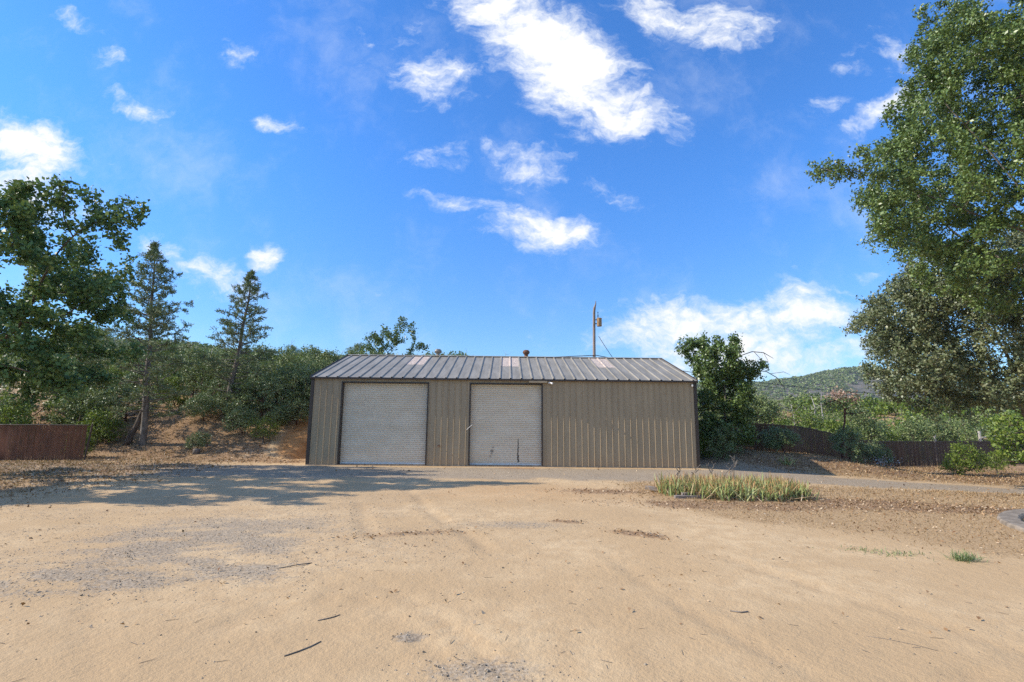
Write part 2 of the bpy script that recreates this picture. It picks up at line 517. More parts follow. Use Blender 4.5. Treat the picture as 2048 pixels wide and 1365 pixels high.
M['needle'] = leaf_mat('needles', [(0.083, 0.128, 0.054), (0.143, 0.195, 0.083), (0.203, 0.247, 0.105), (0.285, 0.270, 0.128)], 0.6, 0.15, 0.3)
M['manz_leaf'] = leaf_mat('manzanita_leaf', [(0.072, 0.113, 0.046), (0.133, 0.193, 0.072), (0.203, 0.275, 0.102), (0.344, 0.385, 0.182)], 0.45, 0.18, 0.5)
M['bright_leaf'] = leaf_mat('bright_scrub_leaf', [(0.055, 0.095, 0.012), (0.115, 0.185, 0.020), (0.19, 0.265, 0.035), (0.28, 0.33, 0.065)], 0.5, 0.28, 0.4)
M['chap_leaf'] = leaf_mat('chaparral_leaf', [(0.070, 0.110, 0.040), (0.139, 0.199, 0.060), (0.218, 0.277, 0.089), (0.317, 0.328, 0.159)], 0.55, 0.2, 0.4)
M['dry_leaf'] = leaf_mat('dead_leaf', [(0.16, 0.075, 0.035), (0.30, 0.17, 0.08), (0.45, 0.30, 0.17), (0.62, 0.48, 0.32)], 0.8, 0.1, 0.3)
M['pink_leaf'] = leaf_mat('dead_pink_leaf', [(0.24, 0.15, 0.11), (0.36, 0.23, 0.17), (0.50, 0.36, 0.28)], 0.8, 0.1, 0.3)
M['white_petal'] = leaf_mat('white_petal', [(0.5, 0.48, 0.5), (0.7, 0.68, 0.7)], 0.7, 0.1, 0.3)
M['straw'] = leaf_mat('straw', [(0.22, 0.13, 0.06), (0.36, 0.235, 0.115), (0.52, 0.38, 0.21)], 0.8, 0.2, 0.2)
M['pebble'] = leaf_mat('pebble', [(0.11, 0.092, 0.072), (0.23, 0.195, 0.15), (0.36, 0.29, 0.21), (0.50, 0.42, 0.31)], 0.9, 0.0, 0.2)
M['grey_twig'] = leaf_mat('grey_dead_twig', [(0.20, 0.17, 0.145), (0.28, 0.245, 0.21), (0.38, 0.34, 0.30)], 0.9, 0.0, 0.2)

# ------------------------------------------------------------------ ground and far hills
xs = np.unique(np.concatenate([axis(-420, 420, 0.0, 0.10, 0.0135)]))
ys = np.unique(np.concatenate([np.arange(-40, 3.2, 2.0), axis(3.2, 420, 3.2, 0.06, 0.0125)]))
sheet('ground', xs, ys, Hn, M['soil'])
hx = np.linspace(-300, 1500, 260)
hy = np.linspace(395, 1300, 120)
sheet('hills', hx, hy, lambda x, y: H(x, y) - 0.3, M['ridge'])


# ------------------------------------------------------------------ leaves, limbs and shrubs
def unit(v):
    return v / np.maximum(np.linalg.norm(v, axis=-1, keepdims=True), 1e-9)


def leaf_quads(P, L, Wd, R, up=0.3, droop=None):
    """diamond leaves with their tips anywhere, faces leaning to the sky by 'up'"""
    n = len(P)
    nrm = unit(R.normal(size=(n, 3)) + np.array([0, 0, up]))
    t = R.normal(size=(n, 3))
    t = unit(t - nrm * np.sum(t * nrm, 1, keepdims=True))
    b = np.cross(nrm, t)
    s = R.uniform(0.5, 1.4, (n, 1))
    L = L * s; Wd = Wd * s
    fold = nrm * Wd * 0.18
    V = np.stack([P - t * L * .5, P + b * Wd * .5 + t * L * .05 + fold, P + t * L * .5, P - b * Wd * .5 + t * L * .05 + fold], 1)
    return V.reshape(-1, 3)


def quads_obj(name, V, mat, parent=None):
    n = len(V) // 4
    return link_mesh(name, np_mesh(name, V, np.arange(n * 4).reshape(n, 4)), mat, parent)


def tubes_np(A, B, ra, rb, seg=5):
    """a prism per limb segment"""
    A = np.asarray(A); B = np.asarray(B)
    n = len(A)
    t = unit(B - A)
    ref = np.where(np.abs(t[:, 2:3]) > 0.9, np.array([[1.0, 0, 0]]), np.array([[0, 0, 1.0]]))
    a = unit(np.cross(t, ref)); b = np.cross(t, a)
    ang = np.arange(seg) * 2 * np.pi / seg
    off = np.cos(ang)[None, :, None] * a[:, None] + np.sin(ang)[None, :, None] * b[:, None]
    V = np.concatenate([A[:, None] + off * ra[:, None, None], B[:, None] + off * rb[:, None, None]], 1).reshape(-1, 3)
    k = np.arange(seg); k2 = (k + 1) % seg
    F = np.stack([k, k2, k2 + seg, k + seg], -1)[None] + (np.arange(n) * 2 * seg)[:, None, None]
    return V, F.reshape(-1, 4)


def grow(start, attract, step, di, dk, R, iters=160):
    """limbs that reach out to the points they are to fill (space colonisation)"""
    nodes = [np.array(p, dtype=float) for p in start]
    par = [-1] + list(range(len(start) - 1))
    A = np.array(attract)
    for it in range(iters):
        if not len(A):
            break
        N = np.array(nodes)
        d = np.linalg.norm(A[:, None] - N[None], axis=2)
        near = d.argmin(1); dm = d[np.arange(len(A)), near]
        A2 = A[dm > dk]; near = near[dm > dk]; dm = dm[dm > dk]
        A = A2
        ok = dm < di
        if not ok.any():
            if not len(A):
                break
            k = dm.argmin(); ok[k] = True
        added = 0
        for i in np.unique(near[ok]):
            v = unit((A[ok & (near == i)] - N[i])).sum(0)
            v = v + R.normal(size=3) * 0.25
            q = N[i] + step * v / max(np.linalg.norm(v), 1e-6)
            nodes.append(q); par.append(int(i)); added += 1
        if added == 0 or len(nodes) > 5200:
            break
    return np.array(nodes), np.array(par)


def limb_radii(par, r0, ex=2.4, rmax=0.5):
    n = len(par)
    acc_ = np.zeros(n)
    for i in range(n - 1, -1, -1):
        if acc_[i] == 0:
            acc_[i] = r0 ** ex
        if par[i] >= 0:
            acc_[par[i]] += acc_[i]
    return np.minimum(acc_ ** (1 / ex), rmax)


def sample_lobes(lobes, n, R, shell=0.35):
    vol = np.array([l[1][0] * l[1][1] * l[1][2] * (l[2] if len(l) > 2 else 1) for l in lobes])
    cnt = R.multinomial(n, vol / vol.sum())
    out = []
    for (l, c) in zip(lobes, cnt):
        d = unit(R.normal(size=(c, 3)))
        r = R.uniform(shell, 1, (c, 1)) ** 0.55
        out.append(np.array(l[0]) + d * r * np.array(l[1]))
    return np.concatenate(out)


def oak(name, base, lobes, trunk_pts, n_att, step, leaf, n_leaf, lmat, bmat, seed, r0=0.007, rmax=0.35, spread=0.2, up=0.5, gaps=0.45, gscale=0.5, dk=None, extra=None, sprig=11):
    R = np.random.default_rng(seed)
    root = empty(name, base)
    b = np.array(base)
    att = sample_lobes([l for l in lobes if len(l) < 3 or l[2] < 2], n_att, R)
    key_lobes = [l for l in lobes if len(l) > 2 and l[2] >= 2]      # boughs that stand out on their own
    own = np.concatenate([sample_lobes([l], int(14 * l[2]), R, 0.1) for l in key_lobes]) if key_lobes else np.zeros((0, 3))
    att = att[att[:, 2] > H(att[:, 0], att[:, 1]) + 0.25]
    # holes: whole pockets without leaves
    key = fbm(att[:, 0] * gscale + att[:, 2] * .31, att[:, 2] * gscale + att[:, 1] * gscale * .7, seed, 3)
    att = np.concatenate([att[key > np.quantile(key, gaps)], own])
    nodes, par = grow(trunk_pts, att, step, step * 14, dk or step * 1.5, R)
    rad = limb_radii(par, r0, 2.35, rmax)
    ch = par >= 0
    V, F = tubes_np(nodes[par[ch]], nodes[ch], np.minimum(rad[par[ch]], rad[ch] * 1.5), rad[ch])
    tk = link_mesh('trunk', np_mesh('trunk', V - b, F, True), bmat, root)
    thin = np.where(rad < r0 * 2.6)[0]
    thin = thin[thin >= len(trunk_pts)]
    k = sprig
    pick = R.choice(thin, n_leaf // k)
    Cn = nodes[pick] + R.normal(size=(len(pick), 3)) * spread
    P = np.repeat(Cn, k, 0) + R.normal(size=(len(pick) * k, 3)) * leaf[0] * .65
    P = np.concatenate([P] + ([extra] if extra is not None else []))
    Vl = leaf_quads(P, leaf[0], leaf[1], R, up)
    quads_obj('crown', Vl - b, lmat, root)
    return root


def copy_tree(src, loc, rz=0.0, sc=1.0, label=None, group=None, cat=None):
    r = src.copy()
    COL.objects.link(r)
    r.location = loc
    r.rotation_euler = (0, 0, rz)
    r.scale = (sc, sc, sc) if not hasattr(sc, '__len__') else sc
    for ch in list(src.children):
        c = ch.copy()
        COL.objects.link(c)
        c.parent = r
        for g in list(ch.children):
            d = g.copy(); COL.objects.link(d); d.parent = c
    if label: r['label'] = label
    if group: r['group'] = group
    elif 'group' in r.keys(): del r['group']
    if cat: r['category'] = cat
    return r


def shrub(name, r, h, leaf, n_leaf, lmat, bmat, seed, nl=7, spread=0.09, low=0.04, att_n=170, gaps=0.3):
    """a rounded uneven bush with many stems from one root crown, built round its own base"""
    R = np.random.default_rng(seed)
    root = empty(name)
    lobes = []
    for k in range(nl):
        a = R.uniform(0, 2 * np.pi)
        d = r * R.uniform(0.15, 0.62)
        z = h * R.uniform(0.26, 0.74)
        s = r * R.uniform(0.32, 0.55)
        lobes.append(((d * math.cos(a), d * math.sin(a), z), (s, s, min(s * 1.05, z - h * low))))
    att = sample_lobes(lobes, att_n, R, 0.55)
    att = att[att[:, 2] > h * low * .5]
    nodes, par = grow([(0, 0, -0.1), (0, 0, 0.05)], att, r * 0.13, r * 3, r * 0.14, R)
    rad = limb_radii(par, 0.006 * max(h, 1) ** .5, 2.2, 0.12)
    ch = par >= 0
    V, F = tubes_np(nodes[par[ch]], nodes[ch], rad[ch] * 1.1, rad[ch], 4)
    link_mesh('stems', np_mesh('stems', V, F, True), bmat, root)
    cnt = np.bincount(par[ch], minlength=len(par))
    ends = np.where((cnt == 0) | (rad < np.quantile(rad, 0.6)))[0]
    ends = ends[nodes[ends, 2] > h * low]
    P = nodes[R.choice(ends, n_leaf)] + R.normal(size=(n_leaf, 3)) * spread
    quads_obj('crown', leaf_quads(P, leaf[0], leaf[1], R, 0.5), lmat, root)
    return root


# ------------------------------------------------------------------ the metal shed
SX, SY, SPSI = -8.4666, 21.26, 0.011
SW, SH, SD, SR = 16.35, 3.638, 9.52, 1.485
D1, D2, DH = (1.279, 4.939), (6.703, 9.788), 3.403


def metal_mat(name, col, rough, metal, dirt, dirt_amt, seed=0.0):
    m, N = new_mat(name)
    co = objco(N)
    st = N.n('ShaderNodeMapping', {'Vector': co, 'Location': (seed, seed, 0), 'Scale': (1.5, 1.5, 0.25)}).outputs[0]
    a = N.noise(st, 2.0, 7.0, 0.65)
    b = N.noise(co, 14.0, 5.0, 0.6)
    sepz = N.n('ShaderNodeSeparateXYZ', {0: co}).outputs[2]
    c = N.mix(N.ramp(a, 0.35, 0.7), tuple(x * 0.88 for x in col) + (1,), tuple(min(1, x * 1.08) for x in col) + (1,))
    c = N.mix(N.math('MULTIPLY', N.ramp(b, 0.52, 0.75), dirt_amt), c, tuple(dirt) + (1,))
    splash = N.math('MULTIPLY', N.ramp(N.math('ADD', sepz, N.math('MULTIPLY', N.math('SUBTRACT', a, .5), .6)), 0.45, 0.0), 0.35)
    c = N.mix(splash, c, (0.30, 0.215, 0.13, 1))
    bp = N.n('ShaderNodeBump', {'Strength': 0.12, 'Distance': 0.02, 'Height': N.noise(co, 2.2, 3.0)}).outputs[0]
    finish(N, c, rough, metal, 0.5, bp)
    return m


def door_mat(name, stain):
    m, N = new_mat(name)
    co = objco(N)
    s3 = N.n('ShaderNodeSeparateXYZ', {0: co})
    st = N.n('ShaderNodeMapping', {'Vector': co, 'Scale': (0.8, 1, 2.2)}).outputs[0]
    a = N.noise(st, 1.3, 6.0, 0.6)
    c = N.mix(N.ramp(a, 0.3, 0.7), (0.65, 0.54, 0.395, 1), (0.72, 0.62, 0.475, 1))
    fine = N.noise(co, 30.0, 4.0, 0.7)
    c = N.mix(N.ramp(fine, 0.58, 0.8, 0.0, 0.25), c, (0.30, 0.26, 0.22, 1))
    if stain:
        # the dark trickle and the smudge low on the curtain
        wob = N.math('MULTIPLY', N.math('SUBTRACT', N.noise(N.n('ShaderNodeCombineXYZ', {0: 0.0, 1: 0.0, 2: s3.outputs[2]}).outputs[0], 7.0, 3.0), 0.5), 0.16)
        dx = N.math('ABSOLUTE', N.math('SUBTRACT', N.math('ADD', s3.outputs[0], wob), 8.77))
        wd = N.ramp(s3.outputs[2], 0.15, 0.9, 0.042, 0.022)
        line = N.math('LESS_THAN', dx, wd)
        line = N.math('MULTIPLY', line, N.math('MULTIPLY', N.math('GREATER_THAN', s3.outputs[2], 0.14), N.math('LESS_THAN', s3.outputs[2], 1.12)))
        line = N.math('MULTIPLY', line, N.math('GREATER_THAN', N.noise(co, 26.0, 2.0), 0.40))
        c = N.mix(N.math('MULTIPLY', line, 0.9), c, (0.03, 0.025, 0.022, 1))
        for (cx, cz, r, am) in ((7.67, 0.60, 0.10, .75), (7.72, 0.76, 0.06, .5), (7.60, 0.38, 0.06, .5), (7.66, .48, .05, .5)):
            dd = N.n('ShaderNodeVectorMath', {0: N.n('ShaderNodeCombineXYZ', {0: s3.outputs[0], 1: 0.0, 2: s3.outputs[2]}).outputs[0], 1: (cx, 0, cz)}, operation='DISTANCE').outputs['Value']
            dd = N.math('ADD', dd, N.math('MULTIPLY', N.math('SUBTRACT', fine, .5), r * 1.6))
            c = N.mix(N.ramp(dd, r * .2, r * 1.1, am, 0.0), c, (0.11, 0.09, 0.08, 1))
    finish(N, c, 0.5, 0.0, 0.4)
    return m


M['tan_steel'] = metal_mat('tan_painted_steel', (0.37, 0.275, 0.165), 0.5, 0.0, (0.22, 0.17, 0.11), 0.35)
M['brown_trim'] = simple('brown_trim', (0.035, 0.022, 0.016), 0.45, 0, 0.2, 5)
M['door'] = door_mat('roller_curtain', False)
M['door_stained'] = door_mat('stained_roller_curtain', True)
M['concrete'] = simple('concrete', (0.25, 0.205, 0.155), 0.9, 0, 0.3, 5, 0.2, 0.5)
M['panel_fade'] = simple('faded_panel', (0.54, 0.43, 0.34), 0.6, 0, 0.35, 7, 0.4, 0, (3, 1, 1))
M['vent'] = simple('galvanised', (0.26, 0.235, 0.20), 0.45, 0.4, 0.3, 20)
M['rust'] = simple('rusty_steel', (0.16, 0.075, 0.04), 0.8, 0.1, 0.5, 16)
M['white_metal'] = simple('white_paint', (0.70, 0.68, 0.64), 0.5, 0, 0.1, 10)
M['roofing'] = None


def roof_mat():
    m, N = new_mat('zinc_roofing')
    co = objco(N)
    st = N.n('ShaderNodeMapping', {'Vector': co, 'Scale': (2.2, 0.35, 0.35)}).outputs[0]
    a = N.noise(st, 2.0, 7.0, 0.65)
    b = N.noise(co, 9.0, 5.0, 0.65)
    c = N.mix(N.ramp(a, 0.3, 0.7), (0.26, 0.225, 0.16, 1), (0.39, 0.34, 0.255, 1))
    c = N.mix(N.ramp(b, 0.55, 0.75, 0.0, 0.3), c, (0.30, 0.24, 0.18, 1))
    finish(N, c, 0.5, 0.25, 0.5)
    return m


M['roofing'] = roof_mat()


def rib_profile(length, pitch, bw, tw, dep, off=0.0):
    """points along a ribbed sheet: (position, depth)"""
    pts = [(0.0, 0.0)]
    s = off
    while s < length:
        for (ds, d) in ((-bw / 2, 0), (-tw / 2, dep), (tw / 2, dep), (bw / 2, 0)):
            q = s + ds
            if 0.002 < q < length - 0.002:
                pts.append((q, d))
        s += pitch
    pts.append((length, 0.0))
    return pts


def split_profile(pts, cuts):
    out = list(pts)
    for c in cuts:
        for i in range(len(out) - 1):
            if out[i][0] < c - 1e-4 and out[i + 1][0] > c + 1e-4:
                f = (c - out[i][0]) / (out[i + 1][0] - out[i][0])
                out.insert(i + 1, (c, out[i][1] * (1 - f) + out[i + 1][1] * f))
                break
    return out


shed = empty('metal_shed', (SX, SY, 0), SPSI)
tag(shed, 'long tan ribbed metal shed with grey gabled roof and two roller doors', 'shed')
# front wall
prof = split_profile(rib_profile(SW, 0.2575, 0.062, 0.026, 0.026, 0.13), [D1[0], D1[1], D2[0], D2[1]])
mb = MB()
for (a, b) in zip(prof[:-1], prof[1:]):
    mid_s = (a[0] + b[0]) / 2
    indoor = (D1[0] < mid_s < D1[1]) or (D2[0] < mid_s < D2[1])
    z0 = DH if indoor else 0.0
    mb.add([(a[0], -a[1], z0), (b[0], -b[1], z0), (b[0], -b[1], SH), (a[0], -a[1], SH)], [(0, 1, 2, 3)])
mb.build('front_wall', M['tan_steel'], shed)
# other walls
mb = MB()
for (a, b) in zip(prof[:-1], prof[1:]):
    mb.add([(a[0], SD + a[1], 0), (b[0], SD + b[1], 0), (b[0], SD + b[1], SH), (a[0], SD + a[1], SH)], [(0, 1, 2, 3)])
mb.build('rear_wall', M['tan_steel'], shed)
gp = split_profile(rib_profile(SD, 0.2575, 0.062, 0.026, 0.026, 0.13), [SD / 2])


def gz(s):
    return SH + SR * (1 - abs(s - SD / 2) / (SD / 2))


for (xw, sg) in ((0.0, -1), (SW, 1)):
    mb = MB()
    for (a, b) in zip(gp[:-1], gp[1:]):
        mb.add([(xw + sg * a[1], a[0], 0), (xw + sg * b[1], b[0], 0), (xw + sg * b[1], b[0], gz(b[0]) - 0.02), (xw + sg * a[1], a[0], gz(a[0]) - 0.02)], [(0, 1, 2, 3)])
    mb.build('gable_wall', M['tan_steel'], shed)
mb = MB(); mb.box(-0.03, SW + 0.03, -0.045, SD + 0.03, -0.35, 0.015)
mb.build('foundation', M['concrete'], shed)
# roof: two ribbed slopes and a ridge cap
OVH, OVX = 0.14, 0.04
rl = SD / 2 + OVH
rise_per = SR / (SD / 2)
rp = rib_profile(SW + 2 * OVX, 0.4575, 0.085, 0.05, 0.040, 0.23)
mb = MB()
sl = math.atan(rise_per)
for sd in (0, 1):
    for (a, b) in zip(rp[:-1], rp[1:]):
        q = []
        for (s, dpt, v) in ((a[0], a[1], 0), (b[0], b[1], 0), (b[0], b[1], 1), (a[0], a[1], 1)):
            y = -OVH + v * rl
            z = SH + 0.03 + rise_per * y
            nx, nz = -math.sin(sl) * dpt, math.cos(sl) * dpt
            yy = y + nx
            if sd: yy = SD - yy
            q.append((s - OVX, yy, z + nz))
        mb.add(q, [(0, 1, 2, 3)] if not sd else [(3, 2, 1, 0)])
roof = mb.build('roof', M['roofing'], shed)
# underside sheet keeps the roof closed from below
mb = MB()
zr = SH + SR
for sd in (0, 1):
    f = (lambda y: SD - y) if sd else (lambda y: y)
    mb.add([(-OVX, f(-OVH), SH - rise_per * OVH + 0.005), (SW + OVX, f(-OVH), SH - rise_per * OVH + 0.005), (SW + OVX, f(SD / 2), zr + 0.005), (-OVX, f(SD / 2), zr + 0.005)], [(0, 1, 2, 3)])
mb.build('underlay', M['brown_trim'], roof)
mb = MB()
for sd in (0, 1):
    f = (lambda y: SD - y) if sd else (lambda y: y)
    y0, y1 = SD / 2 - 0.17, SD / 2
    z0, z1 = zr + 0.03 - rise_per * 0.17 + 0.045, zr + 0.03 + 0.048
    mb.add([(-OVX - .01, f(y0), z0), (SW + OVX + .01, f(y0), z0), (SW + OVX + .01, f(y1), z1), (-OVX - .01, f(y1), z1)], [(0, 1, 2, 3)])
mb.build('ridge_cap', M['roofing'], roof)
# three faded panels let into the front slope
for (s0, lab, y_lo) in ((3.30, 'faded pink panel towards the left end of the roof', 2.55), (7.98, 'rust flecked faded panel above the right roller door', 2.35), (12.62, 'pale yellowed panel towards the right end of the roof', 2.35)):
    k0 = round((s0 + OVX - 0.23) / 0.4575)
    s0 = 0.23 + k0 * 0.4575 - OVX
    pp = rib_profile(0.915, 0.4575, 0.088, 0.053, 0.0405, 0.0)
    mb = MB()
    for (a, b) in zip(pp[:-1], pp[1:]):
        q = []
        for (s, dpt, v) in ((a[0], a[1], 0), (b[0], b[1], 0), (b[0], b[1], 1), (a[0], a[1], 1)):
            y = y_lo + v * (SD / 2 - 0.175 - y_lo)
            q.append((s0 + s, y - math.sin(sl) * (dpt + 0.004), SH + 0.03 + rise_per * y + math.cos(sl) * (dpt + 0.004)))
        mb.add(q, [(0, 1, 2, 3)])
    o = mb.build('roof_panel', M['panel_fade'], roof)
    o['label'] = lab
# eave, rake and corner trim
mb = MB()
mb.box(-OVX - .012, SW + OVX + .012, -OVH - 0.02, -OVH - 0.001, SH - 0.085, SH - 0.012)
mb.box(-OVX - .012, SW + OVX + .012, -0.028, -0.0275 + 0.001, SH - 0.06, SH - 0.02)
mb.build('eave_trim', M['brown_trim'], shed)
for xw in (-OVX - 0.015, SW + OVX - 0.0):
    mb = MB()
    for (ya, yb) in ((-OVH, SD / 2), (SD / 2, SD + OVH)):
        za = SH + 0.03 + rise_per * (ya if ya < SD / 2 - .01 else SD - ya)
        zb = SH + 0.03 + rise_per * (yb if yb < SD / 2 + .01 else SD - yb)
        mb.add([(xw, ya, za - .1), (xw + .015, ya, za - .1), (xw + .015, ya, za + .05), (xw, ya, za + .05),
                (xw, yb, zb - .1), (xw + .015, yb, zb - .1), (xw + .015, yb, zb + .05), (xw, yb, zb + .05)],
               [(0, 1, 2, 3), (7, 6, 5, 4), (0, 4, 5, 1), (1, 5, 6, 2), (2, 6, 7, 3), (3, 7, 4, 0)])
    mb.build('rake_trim', M['brown_trim'], shed)
for (x0, x1) in ((-0.035, 0.10), (SW - 0.10, SW + 0.035)):
    mb = MB(); mb.box(x0, x1, -0.035, 0.10, 0.02, SH - 0.02)
    mb.build('corner_trim', M['brown_trim'], shed)
# roller doors
for (d, mat, lab) in ((D1, 'door', 'wide plain grey roller door'), (D2, 'door_stained', 'narrower grey roller door with a dark trickle stain')):
    pts = []
    z = 0.10
    while z < DH:
        for (dz, yo) in ((0, 0.0), (0.008, -0.018), (0.035, -0.024), (0.060, -0.018), (0.068, 0.0)):
            if z + dz < DH:
                pts.append((z + dz, yo))
        z += 0.083
    vs, fs = [], []
    for (zz, yo) in pts:
        vs += [(d[0], 0.22 + yo, zz), (d[1], 0.22 + yo, zz)]
    for i in range(len(pts) - 1):
        fs.append((2 * i, 2 * i + 1, 2 * i + 3, 2 * i + 2))
    mb = MB(); mb.add(vs, fs)
    dr = mb.build('roller_door', M[mat], shed)
    dr['label'] = lab
    mb = MB(); mb.box(d[0] + 0.04, d[1] - 0.04, 0.19, 0.235, 0.03, 0.10)
    mb.build('bottom_bar', M['white_metal'], dr)
    mb = MB()
    mb.box(d[0] - 0.015, d[0] + 0.035, -0.034, 0.26, 0.016, DH)
    mb.box(d[1] - 0.035, d[1] + 0.015, -0.034, 0.26, 0.016, DH)
    mb.box(d[0] - 0.015, d[1] + 0.015, -0.034, 0.26, DH + 0.001, DH + 0.05)
    mb.build('door_frame', M['brown_trim'], dr)
    mb = MB(); mb.box(d[0], d[1], 0.3, 0.32, 0.0, DH)
    mb.build('backing', M['brown_trim'], dr)
# small fittings on the front
mb = MB(); mb.box(9.20, 9.98, -0.19, -0.03, SH - 0.17, SH - 0.09)
mb.build('light_bar', M['tan_steel'], shed)
mb = MB(); mb.box(10.03, 10.12, -0.14, -0.03, SH - 0.19, SH - 0.12)
mb.tube([(10.1, -.12, SH - .16), (10.2, -.2, SH - .2)], [.03, .045], 8)
mb.build('flood_lamp', M['white_metal'], shed)
mb = MB(); mb.box(SW - 0.20, SW - 0.14, -0.10, -0.03, SH - 0.24, SH - 0.16)
mb.tube([(SW - .17, -.08, SH - .2), (SW - .22, -.20, SH - .23)], [.03, .035], 8)
mb.build('security_camera', M['white_metal'], shed)
mb = MB(); mb.tube([(5.46, -0.02, 0.80), (5.46, -0.09, 0.80), (5.46, -0.11, 0.76)], 0.018, 6); mb.box(5.40, 5.52, -0.075, -0.055, 0.81, 0.84)
mb.build('tap', M['rust'], shed)
mb = MB(); mb.tube([(6.60, -0.05, 1.48), (6.82, -0.05, 1.68)], 0.012, 6); mb.build('latch_bar', M['white_metal'], shed)
for (sx, mat, lab) in ((4.62, 'vent', 'grey turbine vent on the left part of the ridge'), (9.28, 'rust', 'rusty turbine vent on the right part of the ridge')):
    mb = MB()
    c = (sx, SD / 2 + 0.16, zr - 0.05)
    mb.lathe([(0.16, 0.0), (0.13, 0.12), (0.10, 0.16), (0.10, 0.24), (0.15, 0.26)], c, 14)
    mb.lathe([(0.12, 0.25), (0.165, 0.29), (0.18, 0.36), (0.165, 0.43), (0.10, 0.475), (0.0, 0.485)], c, 18)
    for k in range(18):
        a = 2 * math.pi * k / 18
        mb.tube([(c[0] + .125 * math.cos(a), c[1] + .125 * math.sin(a), c[2] + .255), (c[0] + .187 * math.cos(a + .15), c[1] + .187 * math.sin(a + .15), c[2] + .36), (c[0] + .10 * math.cos(a + .3), c[1] + .10 * math.sin(a + .3), c[2] + .478)], .008, 4)
    o = mb.build('roof_vent', M[mat], shed); o['label'] = lab


# ------------------------------------------------------------------ fences
def slat_fence(name, path, height, label, slat_mat, post_mat, lean=0.0):
    """chain link with upright privacy slats woven in, posts, top rail"""
    root = empty(name, (path[0][0], path[0][1], float(H(path[0][0], path[0][1]))))
    b = Vector(root.location)
    P = [Vector((p[0], p[1])) for p in path]
    L = [0.0]
    for i in range(len(P) - 1):
        L.append(L[-1] + (P[i + 1] - P[i]).length)

    def pt(s):
        s = min(max(s, 0), L[-1])
        for i in range(len(P) - 1):
            if s <= L[i + 1] + 1e-9:
                f = (s - L[i]) / (L[i + 1] - L[i])
                q = P[i].lerp(P[i + 1], f)
                return q, (P[i + 1] - P[i]).normalized()
        return P[-1], (P[-1] - P[-2]).normalized()

    hz = lambda q: float(H(q.x, q.y))
    R = np.random.default_rng(3)
    mb = MB(); s = 0.0
    while s < L[-1] - 0.06:
        q, t = pt(s); q2, _ = pt(s + 0.066)
        n = Vector((-t.y, t.x)); o = n * R.uniform(-0.012, 0.012)
        z0 = hz(q) + 0.03; z1 = z0 + height - 0.05 + R.uniform(-.015, .012)
        mb.add([(q.x - b.x, q.y - b.y, z0 - b.z), (q2.x + o.x - b.x, q2.y + o.y - b.y, z0 - b.z), (q2.x + o.x - b.x, q2.y + o.y - b.y, z1 - b.z), (q.x - b.x, q.y - b.y, z1 - b.z)], [(0, 1, 2, 3)])
        s += 0.070
    mb.build('slats', slat_mat, root)
    A, B = [], []
    for sgn in (1, -1):
        s = -height
        while s < L[-1] + height:
            sa, sb = (s, s + height)
            za, zb = (0.02, height) if sgn > 0 else (height, 0.02)
            if sa < 0: za += (zb - za) * (0 - sa) / height; sa = 0
            if sb > L[-1]: zb -= (zb - za) * (sb - L[-1]) / max(sb - sa, 1e-6); sb = L[-1]
            if sb - sa > 0.05:
                qa, ta = pt(sa); qb, tb = pt(sb)
                na = Vector((ta.y, -ta.x)) * 0.02
                if na.y > 0: na = -na
                A.append((qa.x + na.x, qa.y + na.y, hz(qa) + za)); B.append((qb.x + na.x, qb.y + na.y, hz(qb) + zb))
            s += 0.10
    A = np.array(A) - np.array(b); B = np.array(B) - np.array(b)
    V, F = tubes_np(A, B, np.full(len(A), .0035), np.full(len(A), .0035), 3)
    link_mesh('chain_link', np_mesh('chain_link', V, F), post_mat, root)
    mb = MB(); rail = []
    n = max(2, int(L[-1] / 1.0))
    for k in range(n + 1):
        q, t = pt(L[-1] * k / n)
        rail.append((q.x - b.x, q.y - b.y, hz(q) + height - b.z))
    mb.tube(rail, 0.022, 6); mb.build('top_rail', post_mat, root)
    k = max(1, round(L[-1] / 3.0))
    for i in range(k + 1):
        q, t = pt(L[-1] * i / k)
        n2 = Vector((t.y, -t.x)); n2 = -n2 if n2.y > 0 else n2
        q = q - n2 * 0.05 if i < k else q + n2 * 0.03
        mb = MB()
        mb.tube([(q.x - b.x, q.y - b.y, hz(q) - .2 - b.z), (q.x - b.x + (lean if i == k else 0), q.y - b.y, hz(q) + height + .06 - b.z)], 0.035, 8)
        mb.build('post', post_mat, root)
    return tag(root, label, 'fence')


M['slat_red'] = simple('red_brown_slat', (0.23, 0.095, 0.05), 0.6, 0, 0.3, 8, 0.4, 0, (1, 1, .2))
M['slat_dark'] = simple('dark_brown_slat', (0.10, 0.048, 0.030), 0.5, 0, 0.3, 8, 0.5, 0, (1, 1, .2))
M['fence_post'] = simple('brown_post', (0.075, 0.05, 0.04), 0.6, 0.2, 0.3, 8)
slat_fence('slatted_fence', [(-25.5, 20.9), (-21.3, 21.3), (-18.25, 21.95)], 1.50, 'short reddish brown slatted chain link fence under the dark oak', M['slat_red'], M['fence_post'], 0.16)
slat_fence('slatted_fence', [(9.0, 28.6), (13.2, 28.2), (15.95, 28.5), (18.9, 29.6), (23.6, 31.0), (30.6, 32.8), (37.0, 34.0)], 1.50, 'long dark brown slatted chain link fence right of the shed', M['slat_dark'], M['fence_post'])

